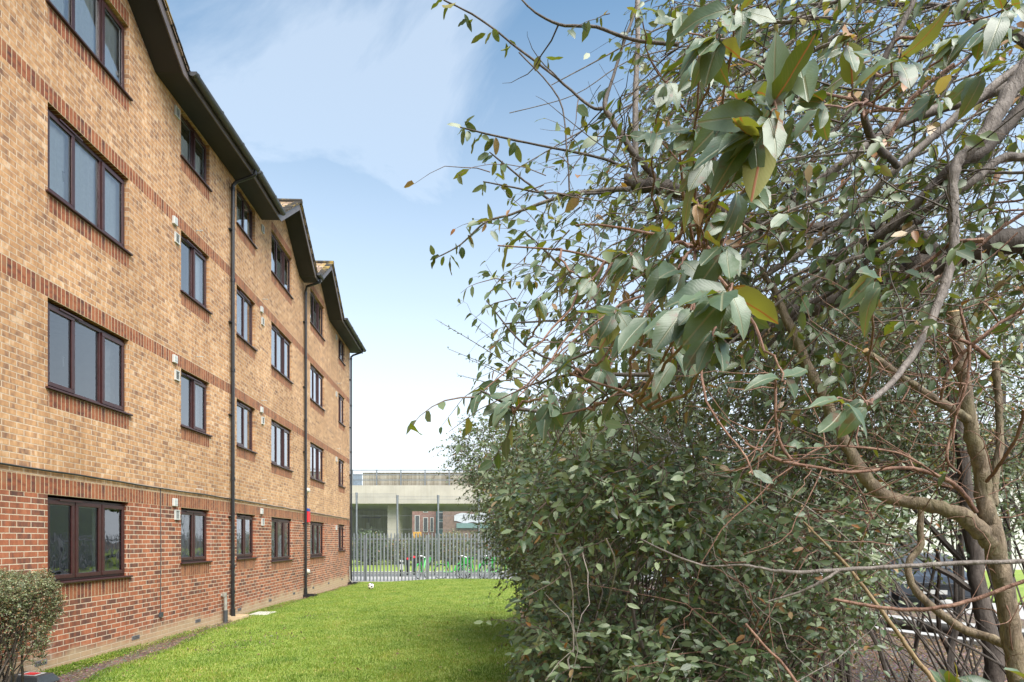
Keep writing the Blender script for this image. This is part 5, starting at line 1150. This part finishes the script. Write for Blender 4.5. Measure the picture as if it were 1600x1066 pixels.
LB = ['ivy-dark bush behind the far left end of the palisade fence', 'rounded grey-green bush behind the fence below the lamp', 'low bush before the concrete pier', 'scrubby bush right of the concrete pier behind the bollards', 'bare-looking bush behind the lone green bicycle', 'dark bush behind the row of green bicycles', 'bush half hidden by the shrub crown at the right end of the fence']
for i, (x, rx, h) in enumerate([(-12.2, 1.6, 2.5), (-9.6, 1.6, 2.3), (-7.6, 1.2, 1.7), (-5.6, 1.2, 1.9), (-3.6, 1.4, 2.2), (-1.0, 1.8, 2.4), (2.0, 2.0, 2.5)]):
    far_bush(x, 43.5 + (i % 3) * 0.9, rx, 1.2, h * 1.0 + 0.15, 4200, M['leaf_far'] if i % 2 else M['leaf_hedge'], LB[i])

# bollards, sign, bicycles beyond the fence
def bollard(x, y, h, label, whiteband):
    o = thing('bollard', (x, y, -0.12), label, 'bollard', 'bollards beyond the palisade fence')
    b = MB(); b.tube([(x, y, -0.12), (x, y, h - 0.10)], 0.085, 10); b.build('post', M['black'], o, smooth=True)
    b = MB(); b.tube([(x, y, h - 0.099), (x, y, h - 0.03), (x, y, h)], [0.088, 0.088, 0.05], 10); b.build('cap', M['white'] if whiteband else M['redbox'], o, smooth=True)
    if whiteband: b = MB(); b.tube([(x, y - 0.005, 0.22), (x, y - 0.005, 0.5)], 0.09, 10); b.build('white_band', M['white'], o, smooth=True)
bollard(-5.02, 30.4, 0.70, 'black bollard with a white cap and white band, left of the red-capped ones', True)
bollard(-4.86, 30.9 + 0.6, 0.78, 'black bollard with a red cap, middle of the three', False)
bollard(-4.62, 31.9, 0.86, 'tallest black bollard with a red cap, right of the three', False)
sg = thing('road_sign', (-6.2, 44.9, -0.12), 'small orange rectangular sign on a thin post beyond the mesh fence', 'sign'); b = MB(); b.tube([(-6.2, 44.9, -0.12), (-6.2, 44.9, 2.4)], 0.035, 8); b.build('post', M['galv'], sg)
b = MB(); b.box(-6.55, -5.95, 44.82, 44.86, 1.78, 2.28); b.build('sign_face', M['orange'], sg)
def bicycle(x, y, rz, label):
    o = thing('bicycle', (0, 0, 0), label, 'bicycle', 'green hire bicycles parked beyond the fence')
    for wx, nm in ((-0.52, 'rear_wheel'), (0.52, 'front_wheel')):
        b = MB(); n = 20; pts = [(wx + 0.33 * math.cos(2 * math.pi * i / n), 0, 0.34 + 0.33 * math.sin(2 * math.pi * i / n)) for i in range(n + 1)]; b.tube(pts, 0.022, 6, False)
        wo = b.build(nm, M['tyre'], o, smooth=True); b = MB()
        for i in range(8): a = math.pi * i / 8; b.tube([(wx + 0.31 * math.cos(a), 0, 0.34 + 0.31 * math.sin(a)), (wx - 0.31 * math.cos(a), 0, 0.34 - 0.31 * math.sin(a))], 0.004, 4)
        b.tube([(wx, -0.05, 0.34), (wx, 0.05, 0.34)], 0.05, 8); b.build('spokes', M['silver'], wo)
        b = MB(); m = 10
        for i in range(m):
            a0 = math.radians(15 + 140 * i / m) if wx > 0 else math.radians(25 + 145 * i / m); a1 = math.radians(15 + 140 * (i + 1) / m) if wx > 0 else math.radians(25 + 145 * (i + 1) / m)
            q = lambda a, s, r: (wx + r * math.cos(a), s * 0.045, 0.34 + r * math.sin(a))
            b.hexa([q(a0, -1, .37), q(a1, -1, .37), q(a1, 1, .37), q(a0, 1, .37), q(a0, -1, .385), q(a1, -1, .385), q(a1, 1, .385), q(a0, 1, .385)])
        b.build('mudguard', M['green'], o)
    b = MB(); b.tube([(0.42, 0, 0.86), (0.30, 0, 0.62), (0.05, 0, 0.36), (-0.08, 0, 0.32)], 0.04, 8); b.tube([(-0.08, 0, 0.30), (-0.22, 0, 0.80)], 0.028, 8); b.tube([(-0.52, 0, 0.34), (-0.08, 0, 0.32)], 0.02, 6); b.tube([(-0.52, 0, 0.34), (-0.18, 0, 0.66)], 0.018, 6)
    b.tube([(0.52, 0, 0.34), (0.44, 0, 0.80), (0.40, 0, 0.98)], 0.026, 8); b.build('frame', M['green'], o, smooth=True)
    b = MB(); b.tube([(-0.22, 0, 0.80), (-0.25, 0, 0.92)], 0.014, 6); b.poly([(-0.38, -0.09, .92), (-0.38, 0.09, .92), (-0.10, 0.03, .93), (-0.10, -0.03, .93), (-0.38, -0.09, .98), (-0.38, 0.09, .98), (-0.10, 0.03, .96), (-0.10, -0.03, .96)], [(0, 1, 2, 3), (7, 6, 5, 4), (0, 4, 5, 1), (1, 5, 6, 2), (2, 6, 7, 3), (3, 7, 4, 0)]); b.build('saddle', M['black'], o)
    b = MB(); b.tube([(0.30, -0.30, 1.05), (0.36, -0.18, 1.06), (0.40, 0, 0.98), (0.36, 0.18, 1.06), (0.30, 0.30, 1.05)], 0.014, 6); b.build('handlebar', M['silver'], o, smooth=True)
    b = MB(); b.poly([(0.50, -0.12, .72), (0.72, -0.12, .72), (0.72, 0.12, .72), (0.50, 0.12, .72), (0.46, -0.17, .98), (0.80, -0.17, .98), (0.80, 0.17, .98), (0.46, 0.17, .98)], [(3, 2, 1, 0), (0, 1, 5, 4), (1, 2, 6, 5), (2, 3, 7, 6), (3, 0, 4, 7)]); b.build('basket', M['green'], o)
    return o
def copy_tree(o, parent=None):
    c = o.copy(); COL.objects.link(c); c.parent = parent
    for ch in [q for q in bpy.data.objects if q.parent == o]: copy_tree(ch, c)
    return c
bk = bicycle(0, 0, 0, 'lone green hire bicycle standing on the pavement beyond the fence, just right of the bollards')
bl = ['leftmost bicycle in the row of green hire bicycles beyond the fence', 'second from the left in the row of green hire bicycles', 'third from the left in the row of green hire bicycles, mid row', 'fourth from the left in the row of green hire bicycles', 'rightmost green hire bicycle, partly hidden by the shrub leaves']
spots = [(-3.78, 28.9, 1.35), (-2.35, 28.6, 0.25), (-1.85, 29.0, 1.2), (-1.25, 28.7, 0.4), (-0.75, 29.0, 1.15), (-0.3, 28.7, 0.35)]
cps = [bk] + [copy_tree(bk) for _ in range(5)]
for o, (x, y, rz), lab in zip(cps, spots, [None] + bl):
    o.location = (x, y, -0.12); o.rotation_euler = (0, 0, rz)
    if lab: o['label'] = lab

# ------------------------------------------------------------------ cars and house in the street at the right
def car(x, y, rz, paint, label, plate=True):
    o = thing('parked_car', (0, 0, 0), label, 'car'); prof = [(-2.1, .30), (-2.15, .62), (-2.02, .92), (-1.55, .98), (-0.95, 1.40), (-0.2, 1.46), (0.45, 1.42), (1.15, 1.00), (1.85, .86), (2.12, .68), (2.15, .34)]
    b = MB(); rows = []
    for s_, ins in ((-0.86, .06), (-0.88, 0), (0.88, 0), (0.86, .06)): pass
    hw = lambda z: 0.86 if z < 1.0 else 0.86 - (z - 1.0) * 0.55
    n = len(prof); vs = [(px, -hw(pz), pz) for px, pz in prof] + [(px, hw(pz), pz) for px, pz in prof]
    fs = [(i, i + 1, n + i + 1, n + i) for i in range(n - 1)] + [tuple(range(n))[::-1], tuple(range(n, 2 * n)), (0, n, 2 * n - 1, n - 1)]
    b.poly(vs, fs); b.build('body', paint, o, bevel=0.05)
    b = MB()
    for sg in (-1, 1):
        q = lambda px, pz: (px, sg * (hw(pz) + 0.012), pz)
        b.face([q(-1.35, 1.02), q(0.95, 1.02), q(0.42, 1.36), q(-0.88, 1.34)])
    b.face([(1.12, -.68, 1.05), (1.12, .68, 1.05), (0.52, .58, 1.40), (0.52, -.58, 1.40)]); b.face([(-1.50, -.66, 1.03), (-1.50, .66, 1.03), (-1.0, .56, 1.38), (-1.0, -.56, 1.38)]); b.build('car_window', M['darkgrey'], o)
    for wx in (-1.3, 1.3):
        for sg in (-1, 1):
            b = MB(); b.tube([(wx, sg * 0.72, 0.31), (wx, sg * 0.885, 0.31)], 0.31, 16); w_ = b.build('wheel', M['tyre'], o, smooth=True); b = MB(); b.tube([(wx, sg * 0.886, 0.31), (wx, sg * 0.895, 0.31)], 0.19, 10); b.build('rim', M['silver'], w_)
    for sg in (-1, 1): b = MB(); b.box(2.03, 2.14, sg * 0.62 - 0.17, sg * 0.62 + 0.17, 0.66, 0.78); b.build('headlight', M['white'], o, bevel=0.02)
    b = MB(); 
    for z in (0.56, 0.62, 0.68): b.box(2.14, 2.18, -0.42, 0.42, z, z + 0.025)
    b.build('grille', M['black'], o); b = MB(); b.box(2.165, 2.185, -0.26, 0.26, 0.42, 0.53); b.build('number_plate', M['white'], o)
    o.location = (x, y, -0.12); o.rotation_euler = (0, 0, rz); return o
car(12.2, 17.9, R(-115), plain('dark_car_paint', (0.03, 0.035, 0.045), 0.25), 'dark blue-grey car parked in the street seen through the shrub stems')
car(9.6, 19.5, R(-115), plain('white_car_paint', (0.75, 0.76, 0.78), 0.25), 'white car parked left of the dark car beyond the shrubs')
ho = thing('house', (30, 34, 0), 'pale rendered house across the street glimpsed through the right-hand shrubs', 'house')
b = MB(); b.box(17, 48, 36, 44, -0.3, 6.2); b.build('wall', M['cream'], ho)
b = MB(); b.poly([(16.5, 35.4, 6.2), (48.5, 35.4, 6.2), (48.5, 44.6, 6.2), (16.5, 44.6, 6.2), (19, 40, 9), (46, 40, 9)], [(0, 1, 5, 4), (2, 3, 4, 5), (1, 2, 5), (3, 0, 4)]); b.build('roof', M['tiles'], ho)
for xx in (19, 23, 27, 31, 35, 39, 43):
    for zz in (0.9, 3.7):
        b = MB(); b.box(xx, xx + 1.6, 35.94, 35.995, zz, zz + 1.3); f = b.build('window', M['white'], ho); b = MB(); b.box(xx + .1, xx + 1.5, 35.92, 35.939, zz + .1, zz + 1.2); b.build('pane', M['darkgrey'], f)
